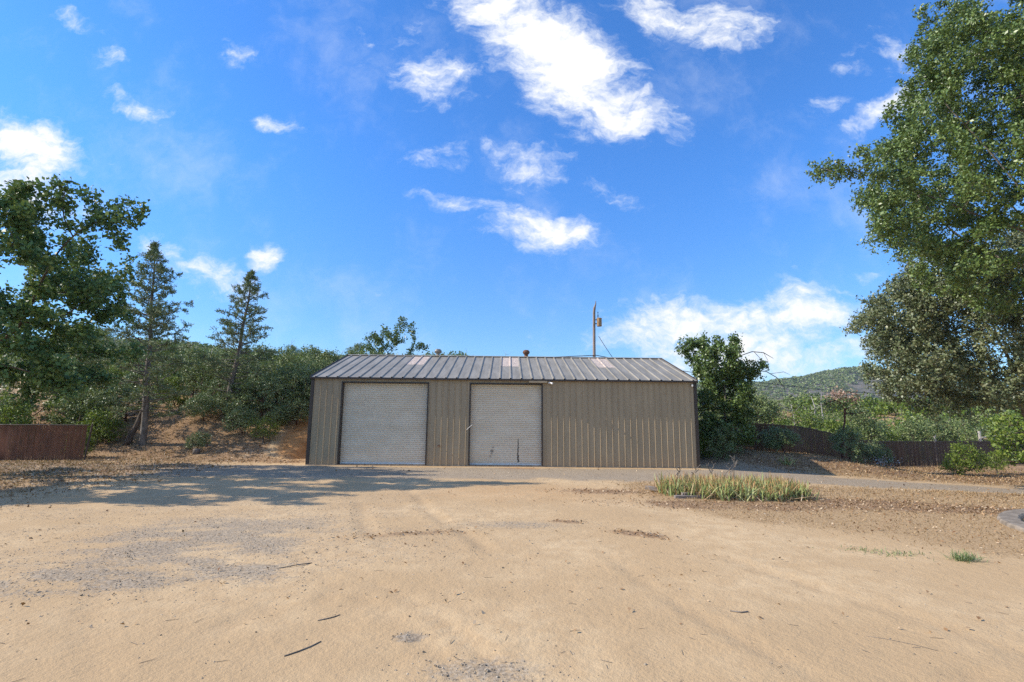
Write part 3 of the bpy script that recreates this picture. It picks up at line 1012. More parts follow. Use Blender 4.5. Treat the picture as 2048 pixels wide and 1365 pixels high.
# ------------------------------------------------------------------ utility pole and wires
px_, py_ = 6.62, 40.0
pz = float(H(px_, py_))
pole = empty('utility_pole', (px_, py_, pz))
tag(pole, 'weathered wooden utility pole with bent charred tip behind the shed', 'pole')
mb = MB()
mb.tube([(0, 0, -.5), (0, 0, 5.6 - pz), (.03, 0, 8.5 - pz), (.06, 0, 10.6 - pz), (.10, 0, 10.95 - pz), (.20, 0, 11.25 - pz), (.22, 0, 11.55 - pz)], [.15, .125, .115, .105, .10, .05, .02], 12)
mb.build('shaft', simple('pole_wood', (0.26, 0.20, 0.165), 0.9, 0, 0.45, 7, 0.2, 0.6, (1, 1, .15)), pole, True)
mb = MB()
c = (0.47, -.02, 9.42 - pz)
mb.lathe([(0.0, 0.0), (.19, 0.0), (.21, .03), (.20, .06), (.20, .60), (.215, .61), (.215, .66), (.12, .70), (0, .70)], c, 18)
tr_ = mb.build('transformer', simple('rusted_tank', (0.36, 0.22, 0.11), 0.7, 0.1, 0.45, 6, 0.4, 0, (1, 1, .4)), pole, False)
for zb in (9.60, 9.92):
    mb = MB(); mb.box(0.1, 0.3, -.06, .02, zb - pz, zb + .06 - pz); mb.build('bracket', M['fence_post'], tr_)
mb = MB()
mb.lathe([(.03, 0), (.03, .1), (.05, .12), (.03, .15), (.05, .18), (.03, .21), (.045, .24), (.02, .3), (.015, .42), (.04, .45), (.03, .52), (0, .54)], (c[0] - .1, c[1], c[2] + .68), 8)
mb.build('insulator', M['fence_post'], tr_)
M['cable'] = simple('black_cable', (0.035, 0.035, 0.04), 0.6, 0, 0.1, 3)


def wire(a, b, sag, r, label, name='power_line'):
    mb = MB(); pts = []
    for k in range(25):
        f = k / 24
        pts.append((a[0] * (1 - f) + b[0] * f, a[1] * (1 - f) + b[1] * f, a[2] * (1 - f) + b[2] * f - 4 * sag * f * (1 - f)))
    mb.tube(pts, r, 5)
    return tag(mb.build(name, M['cable'], None, True), label, 'wire')


wire((6.60, 39.87, 7.02), (-58.0, 66.0, 10.3), 0.9, 0.030, 'black overhead cable running from the pole leftwards over the scrub hillside')
wire((6.66, 39.87, 7.05), (56.0, 66.0, 5.6), 0.9, 0.030, 'thick black overhead cable dropping from the pole past the oak beside the shed')
wire((20.0, 46.0, 5.6), (60.0, 74.0, 4.9), 0.4, 0.016, 'thin grey overhead cable below the thick one at the right')
wire((7.0, 39.9, 8.6), (10.6, 44.0, 5.2), 0.2, 0.022, 'thin twisted drop wire slanting down from the transformer')

# ------------------------------------------------------------------ trees
# dark oak at the left edge
R0 = np.random.default_rng(77)
lobes = [((-17.8, 16.0, 6.6), (3.6, 4.6, 2.3)), ((-15.4, 15.6, 7.3), (2.0, 3.4, 1.3)), ((-14.8, 15.2, 5.9), (1.5, 3.4, 1.2)), ((-16.4, 12.0, 6.3), (1.9, 1.5, 1.6)), ((-19.5, 12.0, 5.5), (2.5, 1.5, 2.0), 1.4), ((-22.0, 11.6, 5.6), (2.5, 1.5, 2.4), 1.4),
         ((-11.75, 15.0, 8.25), (.35, .35, .5), 3), ((-12.5, 15.0, 8.15), (.6, .4, .32), 3), ((-13.3, 15.0, 8.0), (.7, .5, .5), 3), ((-12.35, 15.0, 7.4), (.32, .35, .4), 2), ((-13.7, 15.0, 8.95), (.45, .5, .32), 2), ((-14.6, 14.6, 8.75), (.8, .7, .5), 3), ((-16.2, 15.0, 8.7), (1.5, 1.3, .8), 2), ((-15.4, 13.6, 7.9), (.8, .8, .7), 2), ((-17.6, 15.6, 8.4), (1.8, 1.6, .9)),
         ((-15.6, 15.4, 3.7), (2.0, 3.8, 1.7)), ((-18.5, 17.5, 4.0), (3.4, 3.6, 2.0)), ((-14.4, 15.2, 2.9), (1.0, 1.6, 1.1)), ((-12.1, 14.9, 7.9), (.5, .5, .45), 3), ((-12.6, 15.0, 8.45), (.35, .4, .3), 3),
         ((-17.5, 12.6, 4.6), (2.2, 2.0, 2.4)), ((-16.2, 18.8, 5.0), (2.2, 2.0, 2.4)), ((-15.2, 17.0, 6.4), (1.0, 1.6, .8))]
tag(oak('oak_tree', (-19.0, 16.4, 0.0), lobes, [(-19.0, 16.4, -0.2), (-18.9, 16.4, 0.9), (-18.6, 16.3, 1.9), (-18.3, 16.2, 2.9)], 1500, 0.30, (0.135, 0.09), 76000, M['black_oak_leaf'], M['bark'], 21, 0.009, 0.4, 0.12, 0.3, 0.42, 0.85),
    'dark green broadleaf oak hanging over the reddish slatted fence at the left edge', 'tree')
# near live oak towering at the right edge
lobes = [((15.6, 14.0, 9.6), (4.4, 4.6, 4.6)), ((15.9, 14.0, 15.0), (2.7, 2.8, 2.2)), ((18.0, 13.8, 12.0), (3.0, 3.4, 3.6)), ((17.0, 13.0, 7.6), (2.6, 2.6, 2.2)), ((13.4, 13.8, 8.9), (2.6, 2.6, 1.5)), ((11.4, 13.8, 8.5), (1.6, 1.5, .95)), ((9.6, 13.7, 9.25), (.85, .8, .4), 2.5), ((10.6, 13.8, 7.6), (.7, .7, .65), 2),
         ((13.2, 13.8, 13.6), (1.1, 1.6, 1.1), 2.0), ((12.7, 13.8, 12.9), (.8, 1.1, .9), 2.5), ((14.8, 13.8, 12.4), (2.2, 2.5, 2.4)), ((12.9, 13.8, 11.2), (1.0, 1.6, 1.1)), ((14.6, 13.6, 6.6), (2.3, 2.4, 1.3)), ((12.9, 13.8, 7.2), (1.3, 1.2, .9)), ((11.9, 13.8, 10.2), (.9, .9, .5), 2)]
tag(oak('oak_tree', (18.4, 14.2, float(H(18.4, 14.2))), lobes, [(18.4, 14.2, -.6), (18.3, 14.2, 1.5), (18.0, 14.2, 3.2), (17.5, 14.1, 5.0), (17.0, 14.1, 6.6)], 2500, 0.30, (0.088, 0.052), 250000, M['oak_leaf'], M['bark_grey'], 22, 0.007, 0.4, 0.14, 0.3, 0.22, 0.6),
    'huge green oak whose leafy boughs fill the top right corner', 'tree')
# grey green live oak behind it
lobes = [((19.6, 20.0, 5.6), (4.6, 4.4, 3.2)), ((16.4, 19.6, 6.2), (2.2, 2.4, 1.9)), ((14.7, 19.4, 5.6), (1.2, 1.5, 1.1)), ((15.6, 19.5, 4.0), (1.6, 2.2, 1.2)), ((17.3, 19.6, 3.2), (1.7, 2.4, 1.3)), ((17.3, 19.4, 8.0), (1.6, 1.8, 1.1)), ((21.0, 19.4, 8.4), (2.6, 2.6, 1.6)), ((22.0, 19.0, 3.4), (2.4, 2.2, 1.5)), ((15.0, 19.4, 7.0), (.8, 1.0, .7), 1.5)]
tag(oak('oak_tree', (21.3, 20.6, float(H(21.3, 20.6))), lobes, [(21.3, 20.6, -1.0), (21.2, 20.6, .8), (20.9, 20.5, 2.2), (20.5, 20.4, 3.4)], 2300, 0.31, (0.105, 0.065), 150000, M['live_oak_leaf'], M['bark_grey'], 23, 0.007, 0.4, 0.17, 0.3, 0.08, 0.45),
    'grey green live oak with low spreading crown behind the towering oak at right', 'tree')
# dense tree just right of the shed
z0 = float(H(11.0, 26.0))
lobes = [((10.75, 26, 4.9), (1.45, 1.5, 1.3)), ((10.9, 26, 3.2), (1.6, 1.6, 1.4)), ((11.0, 25.8, 1.6), (1.5, 1.4, 1.0)), ((12.1, 26, 4.4), (.9, 1.0, .6)), ((9.4, 26, 5.7), (.6, .6, .38), 2.2), ((8.75, 26, 5.75), (.36, .3, .28), 3.5),
         ((11.2, 26, 6.1), (.7, .8, .55)), ((12.7, 26, 4.75), (.7, .6, .4), 1.8), ((10.2, 26, 6.1), (.5, .6, .5)), ((9.9, 25.6, 1.5), (.8, 1.0, .8)), ((12.2, 25.9, 1.3), (.8, .9, .6))]
dead = [(13.0, 26, 5.5), (13.5, 26, 5.4), (13.9, 26, 5.1)]
shed_oak = tag(oak('oak_tree', (11.0, 26.0, z0), lobes, [(11.0, 26.0, z0 - .2), (11.0, 26, z0 + .7), (11.0, 26, z0 + 1.5)], 900, 0.22, (0.125, 0.08), 30000, M['oak_leaf'], M['bark_grey'], 24, 0.007, 0.16, 0.12, 0.3, 0.18, 0.9),
    'dense dark green oak standing just right of the shed with branches to the ground', 'tree')
tw = MB()
for pts_, r_ in (([(11.9, 26, 5.3), (12.6, 26, 5.55), (13.2, 26, 5.5), (13.7, 26, 5.2)], .022), ([(12.7, 26, 5.55), (13.0, 26, 5.2), (13.05, 26, 4.8)], .012), ([(13.2, 26, 5.5), (13.4, 26, 5.1), (13.42, 26, 4.85)], .010), ([(12.6, 26, 4.6), (13.3, 26, 4.5), (13.8, 26, 4.2), (14.2, 26, 3.6)], .022), ([(13.5, 26, 4.4), (14.2, 26, 4.5), (14.5, 26, 4.35)], .012)):
    tw.tube([(p[0] - 11.0, p[1] - 26.0, p[2] - z0) for p in pts_], [r_] * (len(pts_) - 1) + [r_ * .4], 5)
tw.build('dead_limbs', M['bark'], shed_oak, True)
# crown that peeks over the shed roof
z0 = float(H(-10.3, 45))
lobes = [((-12.6, 45, 8.4), (1.3, 1.2, 1.1)), ((-11.3, 45, 9.0), (1.4, 1.2, 1.2)), ((-9.9, 45, 10.0), (1.0, 1.0, 1.0), .8), ((-8.3, 45, 8.3), (.8, .6, .4)), ((-10.6, 45, 11.0), (.3, .4, .3), 1.5), ((-9.2, 45, 10.1), (.5, .5, .7)), ((-11.6, 45, 6.8), (1.6, 1.4, 1.0)), ((-9.2, 45, 6.6), (1.2, 1.2, .8))]
tag(oak('oak_tree', (-10.4, 45, z0), lobes, [(-10.4, 45, z0 - .2), (-10.4, 45, z0 + 1.2), (-10.5, 45, z0 + 2.2)], 520, 0.26, (0.17, 0.12), 6600, M['oak_leaf'], M['bark'], 25, 0.009, 0.16, 0.12, 0.3, 0.08, 0.7),
    'sparse oak crown showing above the left part of the shed roof', 'tree')


def conifer(name, base, top, lean_curve, prof, nb, seed, label, low_frac, brown):
    R = np.random.default_rng(seed)
    root = empty(name, base)
    b = np.array(base); t = np.array(top)
    Ht = t[2] - b[2]

    def trunk(f):
        f = np.asarray(f)
        p = b[None] * (1 - f[:, None]) + t[None] * f[:, None]
        p[:, 0] += lean_curve * np.sin(f * np.pi)
        p[:, 0] += 0.03 * np.sin(f * 17 + seed)
        return p
    fs = np.linspace(-0.02, 1, 40)
    tp = trunk(fs)
    tr = 0.15 * (1 - fs.clip(0, 1)) ** 0.85 + 0.012
    V, F = tubes_np(tp[:-1], tp[1:], tr[:-1], tr[1:], 8)
    A, B, ra, rb = [], [], [], []
    tuft, tdir = [], []
    for i in range(nb):
        f = low_frac + (1 - low_frac) * (i + R.uniform(0, 1)) / nb
        L = np.interp(f, [p[0] for p in prof], [p[1] for p in prof]) * R.uniform(0.35, 1.22)
        az = i * 2.4 + R.uniform(-.5, .5)
        p = trunk(np.array([f]))[0]
        rise = np.interp(f, [0, .5, 1], [-0.25, 0.15, 0.9])
        d = np.array([math.cos(az), math.sin(az), rise + R.uniform(-.15, .2)])
        n = max(3, int(L / 0.22))
        r = 0.030 * min(1, L / 1.5)
        pts = [p]
        for k in range(n):
            d = unit(d + R.normal(size=3) * 0.16 + np.array([0, 0, 0.05]))
            q = pts[-1] + d * (L / n)
            A.append(pts[-1]); B.append(q); ra.append(r * (1 - k / n) + .004); rb.append(r * (1 - (k + 1) / n) + .004)
            pts.append(q)
            dens_ = np.interp(f, [0.1, 0.45, 0.55, 1], [brown, brown, 1, 1])
            if k >= (1 if f > .5 else n * .3) and R.uniform() < dens_:
                for j in range(2):
                    s = np.cross(d, [0, 0, 1]) * (1 if j else -1) + d * 0.6 + R.normal(size=3) * .35
                    s = unit(s)
                    Ls = R.uniform(.12, .42) * min(1, L) * (1.15 - .4 * k / n)
                    e = q + s * Ls
                    A.append(q); B.append(e); ra.append(.006); rb.append(.003)
                    m_ = int(2 + Ls * 11)
                    for g in range(m_):
                        tuft.append(q + (e - q) * (g + 1) / m_); tdir.append(s)
            if k == n - 1:
                for g in range(4):
                    tuft.append(q + R.normal(size=3) * .05); tdir.append(d)
    V2, F2 = tubes_np(np.array(A), np.array(B), np.array(ra), np.array(rb), 4)
    # bare dead twigs low down
    link_mesh('trunk', np_mesh('trunk', np.concatenate([V, V2]) - b, np.concatenate([F, F2 + len(V)]), True), M['bark_grey'], root)
    T = np.array(tuft); D = np.array(tdir)
    K = 4
    T = np.repeat(T, K, 0); D = np.repeat(D, K, 0)
    n = len(T)
    dirv = unit(D * 0.9 + R.normal(size=(n, 3)) * 0.75)
    side = unit(np.cross(dirv, R.normal(size=(n, 3))))
    L = R.uniform(.08, .17, (n, 1)); w = .017
    T = T + R.normal(size=(n, 3)) * 0.03
    Vq = np.stack([T - side * w * .6, T + side * w * .6, T + dirv * L + side * w, T + dirv * L - side * w], 1).reshape(-1, 3)
    quads_obj('crown', Vq - b, M['needle'], root)
    return tag(root, label, 'tree')


conifer('conifer_tree', (-18.05, 25.0, float(H(-18.05, 25.0))), (-18.65, 25.0, 10.75), 0.05,
        [(0.1, 1.3), (0.28, 2.1), (0.48, 2.0), (0.58, 1.5), (0.66, 1.7), (0.72, 1.15), (0.78, 1.3), (0.84, .75), (0.90, .6), (0.94, .28), (1, 0.06)], 150, 31,
        'taller ragged conifer rising from the leaf strewn bank beside the reddish fence', 0.14, .75)
conifer('conifer_tree', (-15.9, 28.0, float(H(-15.9, 28.0))), (-15.05, 28.0, 10.15), 0.10,
        [(0.1, 1.3), (0.3, 2.1), (0.5, 1.8), (0.58, 1.35), (0.72, 1.0), (0.80, .95), (0.85, .6), (0.93, .35), (1, 0.05)], 135, 32,
        'slimmer leaning conifer standing in the shrubs between the ragged conifer and the shed', 0.12, .75)

# dark stub trunk leaning beside the first conifer
mb = MB()
mb.tube([(-18.75, 25.0, float(H(-18.75, 25)) - .1), (-18.7, 25.0, .85), (-18.45, 25.05, 1.5), (-18.3, 25.1, 2.3)], [.17, .13, .12, .08], 9)
mb.tube([(-18.68, 25.0, .9), (-18.95, 24.95, .5), (-19.3, 24.9, .12)], [.05, .05, .05], 6)
tag(mb.build('dead_stump', M['bark'], None, True), 'dark dead trunk stub leaning against the foot of the ragged conifer', 'stump')

# ------------------------------------------------------------------ shrubs
pro = [shrub('shrub', 1.6, 2.4, (.095, .06), 5200, M['manz_leaf'], M['bark_red'], 41, 9, .12),
       shrub('shrub', 1.5, 2.7, (.095, .06), 4800, M['chap_leaf'], M['bark'], 42, 8, .13),
       shrub('shrub', 1.3, 1.9, (.095, .06), 4200, M['bright_leaf'], M['bark'], 43, 7, .12),
       shrub('shrub', 1.9, 3.4, (.11, .07), 5600, M['chap_leaf'], M['bark_red'], 44, 9, .16, .28),
       shrub('shrub', 1.2, 1.5, (.085, .05), 3600, M['manz_leaf'], M['bark_red'], 45, 7, .10),
       shrub('shrub', 1.5, 2.6, (.10, .065), 2600, M['bright_leaf'], M['bark_grey'], 46, 8, .15, .25, gaps=.4)]
used = set()


def plant(k, x, y, s, label, group=None, cat='shrub', dz=-0.05, rz=None):
    rz = random.uniform(0, 6.28) if rz is None else rz
    sc = (s * random.uniform(.9, 1.12), s * random.uniform(.9, 1.12), s * random.uniform(.88, 1.12))
    loc = (x, y, float(H(x, y)) + dz)
    if k not in used:
        used.add(k)
        o = pro[k]
        o.location = loc; o.rotation_euler = (0, 0, rz); o.scale = sc
        return tag(o, label, cat, group)
    return copy_tree(pro[k], loc, rz, sc, label, group, cat)


g = 'shrubs crowding the bank left of the shed'
lab = 'dense green shrub in the thicket on the bank between the slim conifer and the shed'
for (k, x, y, s) in ((0, -13.6, 27.6, .95), (1, -12.3, 28.8, 1.0), (0, -11.3, 29.6, .95), (4, -12.6, 26.9, .8), (3, -13.2, 31.0, .9), (1, -11.2, 32.0, 1.0), (0, -10.2, 31.0, .9), (4, -13.9, 26.3, .8), (4, -11.6, 27.4, .85), (0, -12.9, 29.6, 1.0), (1, -14.6, 31.2, 1.05), (0, -10.6, 29.0, .8)):
    plant(k, x, y, s, lab, g)
lab = 'leafy shrub in the thicket between the two conifers'
for (k, x, y, s) in ((0, -17.2, 29.6, .9), (1, -16.2, 30.6, 1.0), (4, -15.2, 27.4, .95), (3, -18.0, 32.5, 1.0), (0, -14.7, 29.6, 1.0), (4, -16.6, 27.4, .8), (0, -15.9, 28.9, .85), (4, -17.5, 28.0, .75), (1, -19.0, 30.8, 1.0)):
    plant(k, x, y, s, lab, 'shrubs between the two conifers')
lab = 'shrub growing behind the short reddish slatted fence'
for (k, x, y, s) in ((2, -23.2, 24.0, 1.0), (1, -21.8, 25.6, 1.0), (5, -25.0, 25.0, 1.1), (0, -20.9, 27.5, 1.0), (3, -23.5, 28.0, .9), (2, -20.6, 24.8, .9), (2, -22.4, 26.6, 1.1), (0, -26.0, 27.0, 1.2)):
    plant(k, x, y, s, lab, 'shrubs behind the reddish fence')
lab = 'tall scrub bush on the slope behind the conifers'
for (k, x, y, s) in ((3, -21.5, 34.0, 1.1), (3, -25.0, 36.0, 1.2), (1, -28.0, 38.0, 1.3), (3, -18.6, 38.0, 1.15), (5, -16.0, 36.0, 1.2), (1, -14.0, 37.0, 1.2), (5, -21.5, 40.0, 1.3), (3, -12.2, 40.0, 1.1), (1, -16.8, 42.0, 1.3), (5, -13.4, 44.0, 1.3), (2, -14.8, 34.2, 1.2), (2, -11.4, 36.0, 1.2), (3, -30.0, 34.0, 1.2), (1, -33.0, 38.0, 1.4), (2, -19.5, 33.5, 1.0), (1, -20.5, 36.5, 1.1), (0, -23.0, 32.5, 1.1), (2, -26.5, 33.0, 1.1), (0, -17.0, 34.0, 1.1), (3, -14.8, 40.0, 1.1), (2, -18.4, 41.0, 1.3), (0, -12.5, 34.0, 1.1), (2, -24.0, 41.0, 1.4), (1, -10.8, 39.0, 1.1), (0, -27.5, 30.5, 1.2), (2, -20.3, 30.5, .95)):
    plant(k, x, y, s, lab, 'scrub on the slope behind the conifers')
plant(4, -15.0, 24.5, .55, 'low green bush round a stump at the foot of the bank')
plant(5, -12.4, 25.5, .62, 'pale feathery upright bush near the left wall of the shed')
plant(2, -19.6, 22.9, .55, 'spindly sapling beside the thin stake at the end of the reddish fence', cat='sapling')
mb = MB(); mb.lathe([(.0, -.05), (.17, -.05), (.15, .18), (.12, .22), (0, .20)], (-14.75, 24.0, float(H(-14.75, 24.0)) + .02), 10)
tag(mb.build('stump', M['bark_grey'], None, True), 'small cut stump under the low bush on the bank', 'stump')
# right side
plant(0, 10.2, 24.6, .62, 'rounded green bush at the foot of the dense oak by the shed')
plant(2, 9.4, 25.6, .6, 'yellow green bush tucked behind the right corner of the shed')
plant(4, 14.4, 26.8, .92, 'low round bush in front of the dark fence nearest the dense oak')
plant(0, 17.15, 25.9, .72, 'leafy bush at the foot of the thin dark trunked shrub')
plant(4, 19.0, 26.6, .72, 'low bush with whitish blossoms before the dark fence')
plant(2, 23.0, 26.4, .85, 'loose light green bush before the dark fence below the live oak')
plant(2, 27.4, 26.3, 1.45, 'large light green bush at the right end of the dark fence')
plant(5, 25.6, 27.0, .5, 'small airy bush beside the large bush at the right end of the dark fence')
# thin manzanita with dead pinkish top
Rm = np.random.default_rng(9)
bx, by = 17.1, 26.4; bz = float(H(bx, by))
root = empty('manzanita', (bx, by, bz))
tag(root, 'thin dark trunked manzanita with a dead pinkish top before the dark fence', 'shrub')
lob = [((17.5, 26.4, 3.15), (.8, .7, .5)), ((16.6, 26.4, 2.9), (.5, .5, .35)), ((18.0, 26.4, 2.5), (.6, .6, .4))]
att = sample_lobes(lob, 150, Rm)
nodes, par = grow([(bx, by, bz - .1), (bx + .02, by, bz + .6), (bx + .1, by, bz + 1.2), (bx + .3, by, bz + 1.9), (bx + .35, by, bz + 2.4)], att, .16, 3, .2, Rm)
rad = limb_radii(par, .010, 2.2, .085); ch = par >= 0
V, F = tubes_np(nodes[par[ch]], nodes[ch], rad[par[ch]].clip(0, .085), rad[ch], 5)
b = np.array((bx, by, bz))
link_mesh('trunk', np_mesh('trunk', V - b, F, True), M['bark_red'], root)
hi_ = nodes[(nodes[:, 2] > 3.05) & (rad < .03)]
lo_ = nodes[(nodes[:, 2] < 3.2) & (nodes[:, 2] > 2.2) & (rad < .03)]
P = hi_[Rm.choice(len(hi_), 420)] + Rm.normal(size=(420, 3)) * .12
quads_obj('dead_leaves', leaf_quads(P, .11, .07, Rm) - b, M['pink_leaf'], root)
P = lo_[Rm.choice(len(lo_), 700)] + Rm.normal(size=(700, 3)) * .13
quads_obj('green_leaves', leaf_quads(P, .11, .07, Rm) - b, M['manz_leaf'], root)
# blossom
P = np.array([19.1, 26.35, float(H(19.1, 26.35)) + .3]) + Rm.normal(size=(160, 3)) * np.array([.35, .12, .14])
tag(quads_obj('blossoms', leaf_quads(P, .07, .06, Rm), M['white_petal']), 'scatter of whitish blossoms on the low bush before the dark fence', 'flowers', None, 'stuff')

lab = 'bright green brush just beyond the long dark fence'
for (k, x, y, s) in ((1, 16.0, 32.5, 1.3), (5, 19.0, 34.0, 1.3), (2, 21.5, 34.5, 1.3), (3, 24.5, 36.0, 1.1), (2, 27.0, 36.5, 1.3), (1, 29.5, 37.5, 1.3), (2, 18.5, 37.5, 1.3), (5, 22.5, 38.5, 1.4), (2, 26.0, 40.0, 1.4), (1, 32.0, 38.0, 1.4), (5, 30.0, 42.0, 1.4), (2, 20.5, 42.0, 1.4), (3, 35.0, 39.5, 1.2), (2, 15.5, 37.0, 1.25), (1, 14.0, 33.0, 1.2), (2, 34.0, 44.0, 1.5), (5, 26.5, 45.0, 1.4), (2, 24.5, 43.0, 1.5), (3, 29.0, 47.0, 1.35), (2, 22.0, 45.0, 1.6), (3, 36.0, 50.0, 1.3), (2, 31.5, 50.0, 1.6), (1, 18.0, 40.5, 1.5), (3, 38.0, 46.0, 1.2)):
    plant(k, x, y, s, lab, 'bright brush beyond the dark fence')


# far brush nobody could count: one object per slope
def brush(name, pts, size, mat, seed, label, per=110, woody=0.0, leafk=0.0042, flat=1.0):
    R = np.random.default_rng(seed)
    out = []
    for (x, y, s) in pts:
        z = float(H(x, y))
        dist = math.hypot(x, y)
        nl = R.integers(3, 6)
        L = leafk * dist
        for k in range(nl):
            c = np.array([x, y, z]) + np.array([R.normal() * .45 * s, R.normal() * .45 * s, s * R.uniform(.35, .95) * flat])
            rr = s * R.uniform(.35, .6)
            n = int(per / nl)
            d = unit(R.normal(size=(n, 3))) * (R.uniform(.2, 1, (n, 1)) ** .5) * rr
            d[:, 2] = d[:, 2] * .85
            out.append(np.concatenate([c + d, np.full((n, 1), L)], 1))
    P = np.concatenate(out)
    P[:, 2] = np.maximum(P[:, 2], H(P[:, 0], P[:, 1]) + .05)
    V = leaf_quads(P[:, :3], P[:, 3:4], P[:, 3:4] * .65, R, .5)
    return tag(quads_obj(name, V, mat), label, None, None, 'stuff')


Rb = np.random.default_rng(100)


def scatter(n, y0, y1, q0, q1, s0, s1, thr=0.0, seed=1, dens_scale=.05):
    out = []
    while len(out) < n:
        y = Rb.uniform(y0, y1) if Rb.uniform() < .5 else y0 + (y1 - y0) * Rb.uniform() ** .6
        q = Rb.uniform(q0, q1)
        x = q * y
        if float(fbm(x * dens_scale, y * dens_scale, seed)) < thr:
            continue
        if float(m_orange(x, y)) > .25:
            continue
        out.append((x, y, Rb.uniform(s0, s1)))
    return out


brush('hillside_chaparral', scatter(2100, 42, 112, -1.15, .36, .8, 1.9, .22, 3), 1, M['chap_leaf'], 51, 'chaparral covering the hillside behind the shed', 120)
brush('hillside_scrub', scatter(1300, 40, 104, -1.1, .3, .7, 1.6, .32, 8), 1, M['bright_leaf'], 52, 'lighter green scrub on the hillside behind the shed', 110)
brush('valley_brush', scatter(620, 44, 92, .36, 1.2, .9, 1.9, .25, 5), 1, M['bright_leaf'], 53, 'bright green brush filling the rise beyond the dark fence', 130)
brush('valley_scrub', scatter(330, 46, 95, .36, 1.2, .9, 2.4, .42, 6), 1, M['chap_leaf'], 54, 'darker scrub on the rise beyond the dark fence', 120)
brush('ridge_woods', scatter(3400, 420, 900, .30, 1.0, 2.6, 5.0, .38, 12, .008), 1, M['chap_leaf'], 55, 'scattered trees on the far ridge', 26, 0, .0032, .6)

# bare burnt twigs among the chaparral
A, B = [], []
for (x, y, s) in scatter(520, 40, 100, -1.05, .42, 1.2, 2.9) + scatter(160, 46, 90, .36, 1.0, 1.4, 2.8):
    z = float(H(x, y))
    for k in range(3):
        p = np.array([x, y, z]); d = unit(np.array([Rb.normal() * .35, Rb.normal() * .35, 1.0]))
        n = 3
        for j in range(n):
            q = p + d * s / n * Rb.uniform(.8, 1.3)
            A.append(p); B.append(q)
            if j > 0:
                A.append(q); B.append(q + unit(d + Rb.normal(size=3) * .6) * s * .22)
            p = q; d = unit(d + Rb.normal(size=3) * .22)
A = np.array(A); B = np.array(B)
V, F = tubes_np(A, B, np.full(len(A), .022), np.full(len(A), .012), 3)
tag(link_mesh('burnt_twigs', np_mesh('burnt_twigs', V, F), M['grey_twig']), 'bare grey burnt twigs among the hillside chaparral', None, None, 'stuff')

# trees one can tell apart on the skyline
for (k, x, y, s, l) in ((3, -52, 62, 1.5, 'dark tree crown on the skyline just right of the dark oak'), (3, -42, 95, 1.1, 'lone dark tree on the skyline between the conifers'), (1, -47.5, 92, 1.1, 'low rounded tree on the skyline right behind the ragged conifer'),
                        (3, -28.5, 92, 1.3, 'bushy tree on the skyline at the left end of the shed roof'), (1, -19.5, 80, .9, 'small bush peeping over the ridge beside the sparse oak crown'), (3, 21.5, 95, 1.2, 'dark bush peeping over the roof beside the utility pole')):
    plant(k, x, y, s, l, None, 'tree')


def snag(x, y, h, lean, label, seed, branches=3, r=.09, dz=0.0):
    R = np.random.default_rng(seed)
    z = float(H(x, y)) + dz
    mb = MB()
    p = [(0, 0, -.3), (lean * .3, 0, h * .35), (lean * .5 + .06 * h * R.normal() * .5, 0, h * .7), (lean, 0, h)]
    mb.tube(p, [r, r * .85, r * .6, r * .25], 7)
    for k in range(branches):
        f = R.uniform(.45, .9)
        q = Vector((lean * f, 0, h * f))
        e = q + Vector((R.choice([-1, 1]) * h * R.uniform(.15, .35), R.normal() * .2, h * R.uniform(.1, .3)))
        mid = (q + e) / 2 + Vector((0, 0, -.04 * h))
        mb.tube([q, mid, e], [r * .4, r * .3, r * .12], 5)
    o = mb.build('dead_tree', M['dead_wood'], None, True)
    o.location = (x, y, z)
    return tag(o, label, 'dead tree')


snag(32.6, 58, 4.2, -.4, 'crooked bleached dead trunk nearest the dense oak beyond the fence', 1)
snag(35.6, 60, 3.6, .2, 'thin leaning bleached dead trunk beyond the fence', 2, 1)
snag(36.6, 61, 4.6, -.2, 'forked bleached dead trunk in the middle of the row beyond the fence', 3, 3)
snag(38.2, 62, 4.8, .1, 'straight pale dead trunk left of the pinkish topped manzanita', 4, 1)
snag(29.2, 38, 2.6, -.3, 'branching white dead shrub close behind the dark fence under the live oak', 5, 7, .07)
for (x, y, hh, l) in ((-41, 92, 4.5, 'thin bare snag on the skyline left of the shed'), (-25.8, 88, 5.0, 'tall thin bare snag on the skyline near the left end of the shed'), (-1.2, 95, 4.0, 'thin bare snag rising over the middle of the shed roof'), (12.5, 90, 3.0, 'thin bare snag behind the wooden utility pole')):
    snag(x, y, hh, .1, l, int(x * 7) % 97, 2, .05, .5)

# pale posts beyond the fence on the right
for (x, y, h, rail_, l) in ((30.4, 36.5, 2.2, False, 'pale plain post beyond the dark fence under the live oak'), (33.2, 36.0, 2.4, True, 'pale post with a slanting rail beyond the right end of the dark fence')):
    z = float(H(x, y))
    r_ = empty('wooden_post', (x, y, z)); tag(r_, l, 'post')
    mb = MB(); mb.tube([(0, 0, -.2), (.02, 0, h)], .09, 8); mb.build('upright', M['dead_wood'], r_)
    if rail_:
        mb = MB(); mb.tube([(.05, -.1, h - .45), (2.6, -.1, h - .1)], .05, 6); mb.build('rail', M['dead_wood'], r_)
mb = MB(); mb.tube([(-19.75, 23.0, float(H(-19.75, 23)) - .1), (-19.62, 23.0, float(H(-19.75, 23)) + 1.3)], .022, 6)
tag(mb.build('stake', M['fence_post'], None), 'thin metal stake standing beside the end of the reddish fence', 'stake')


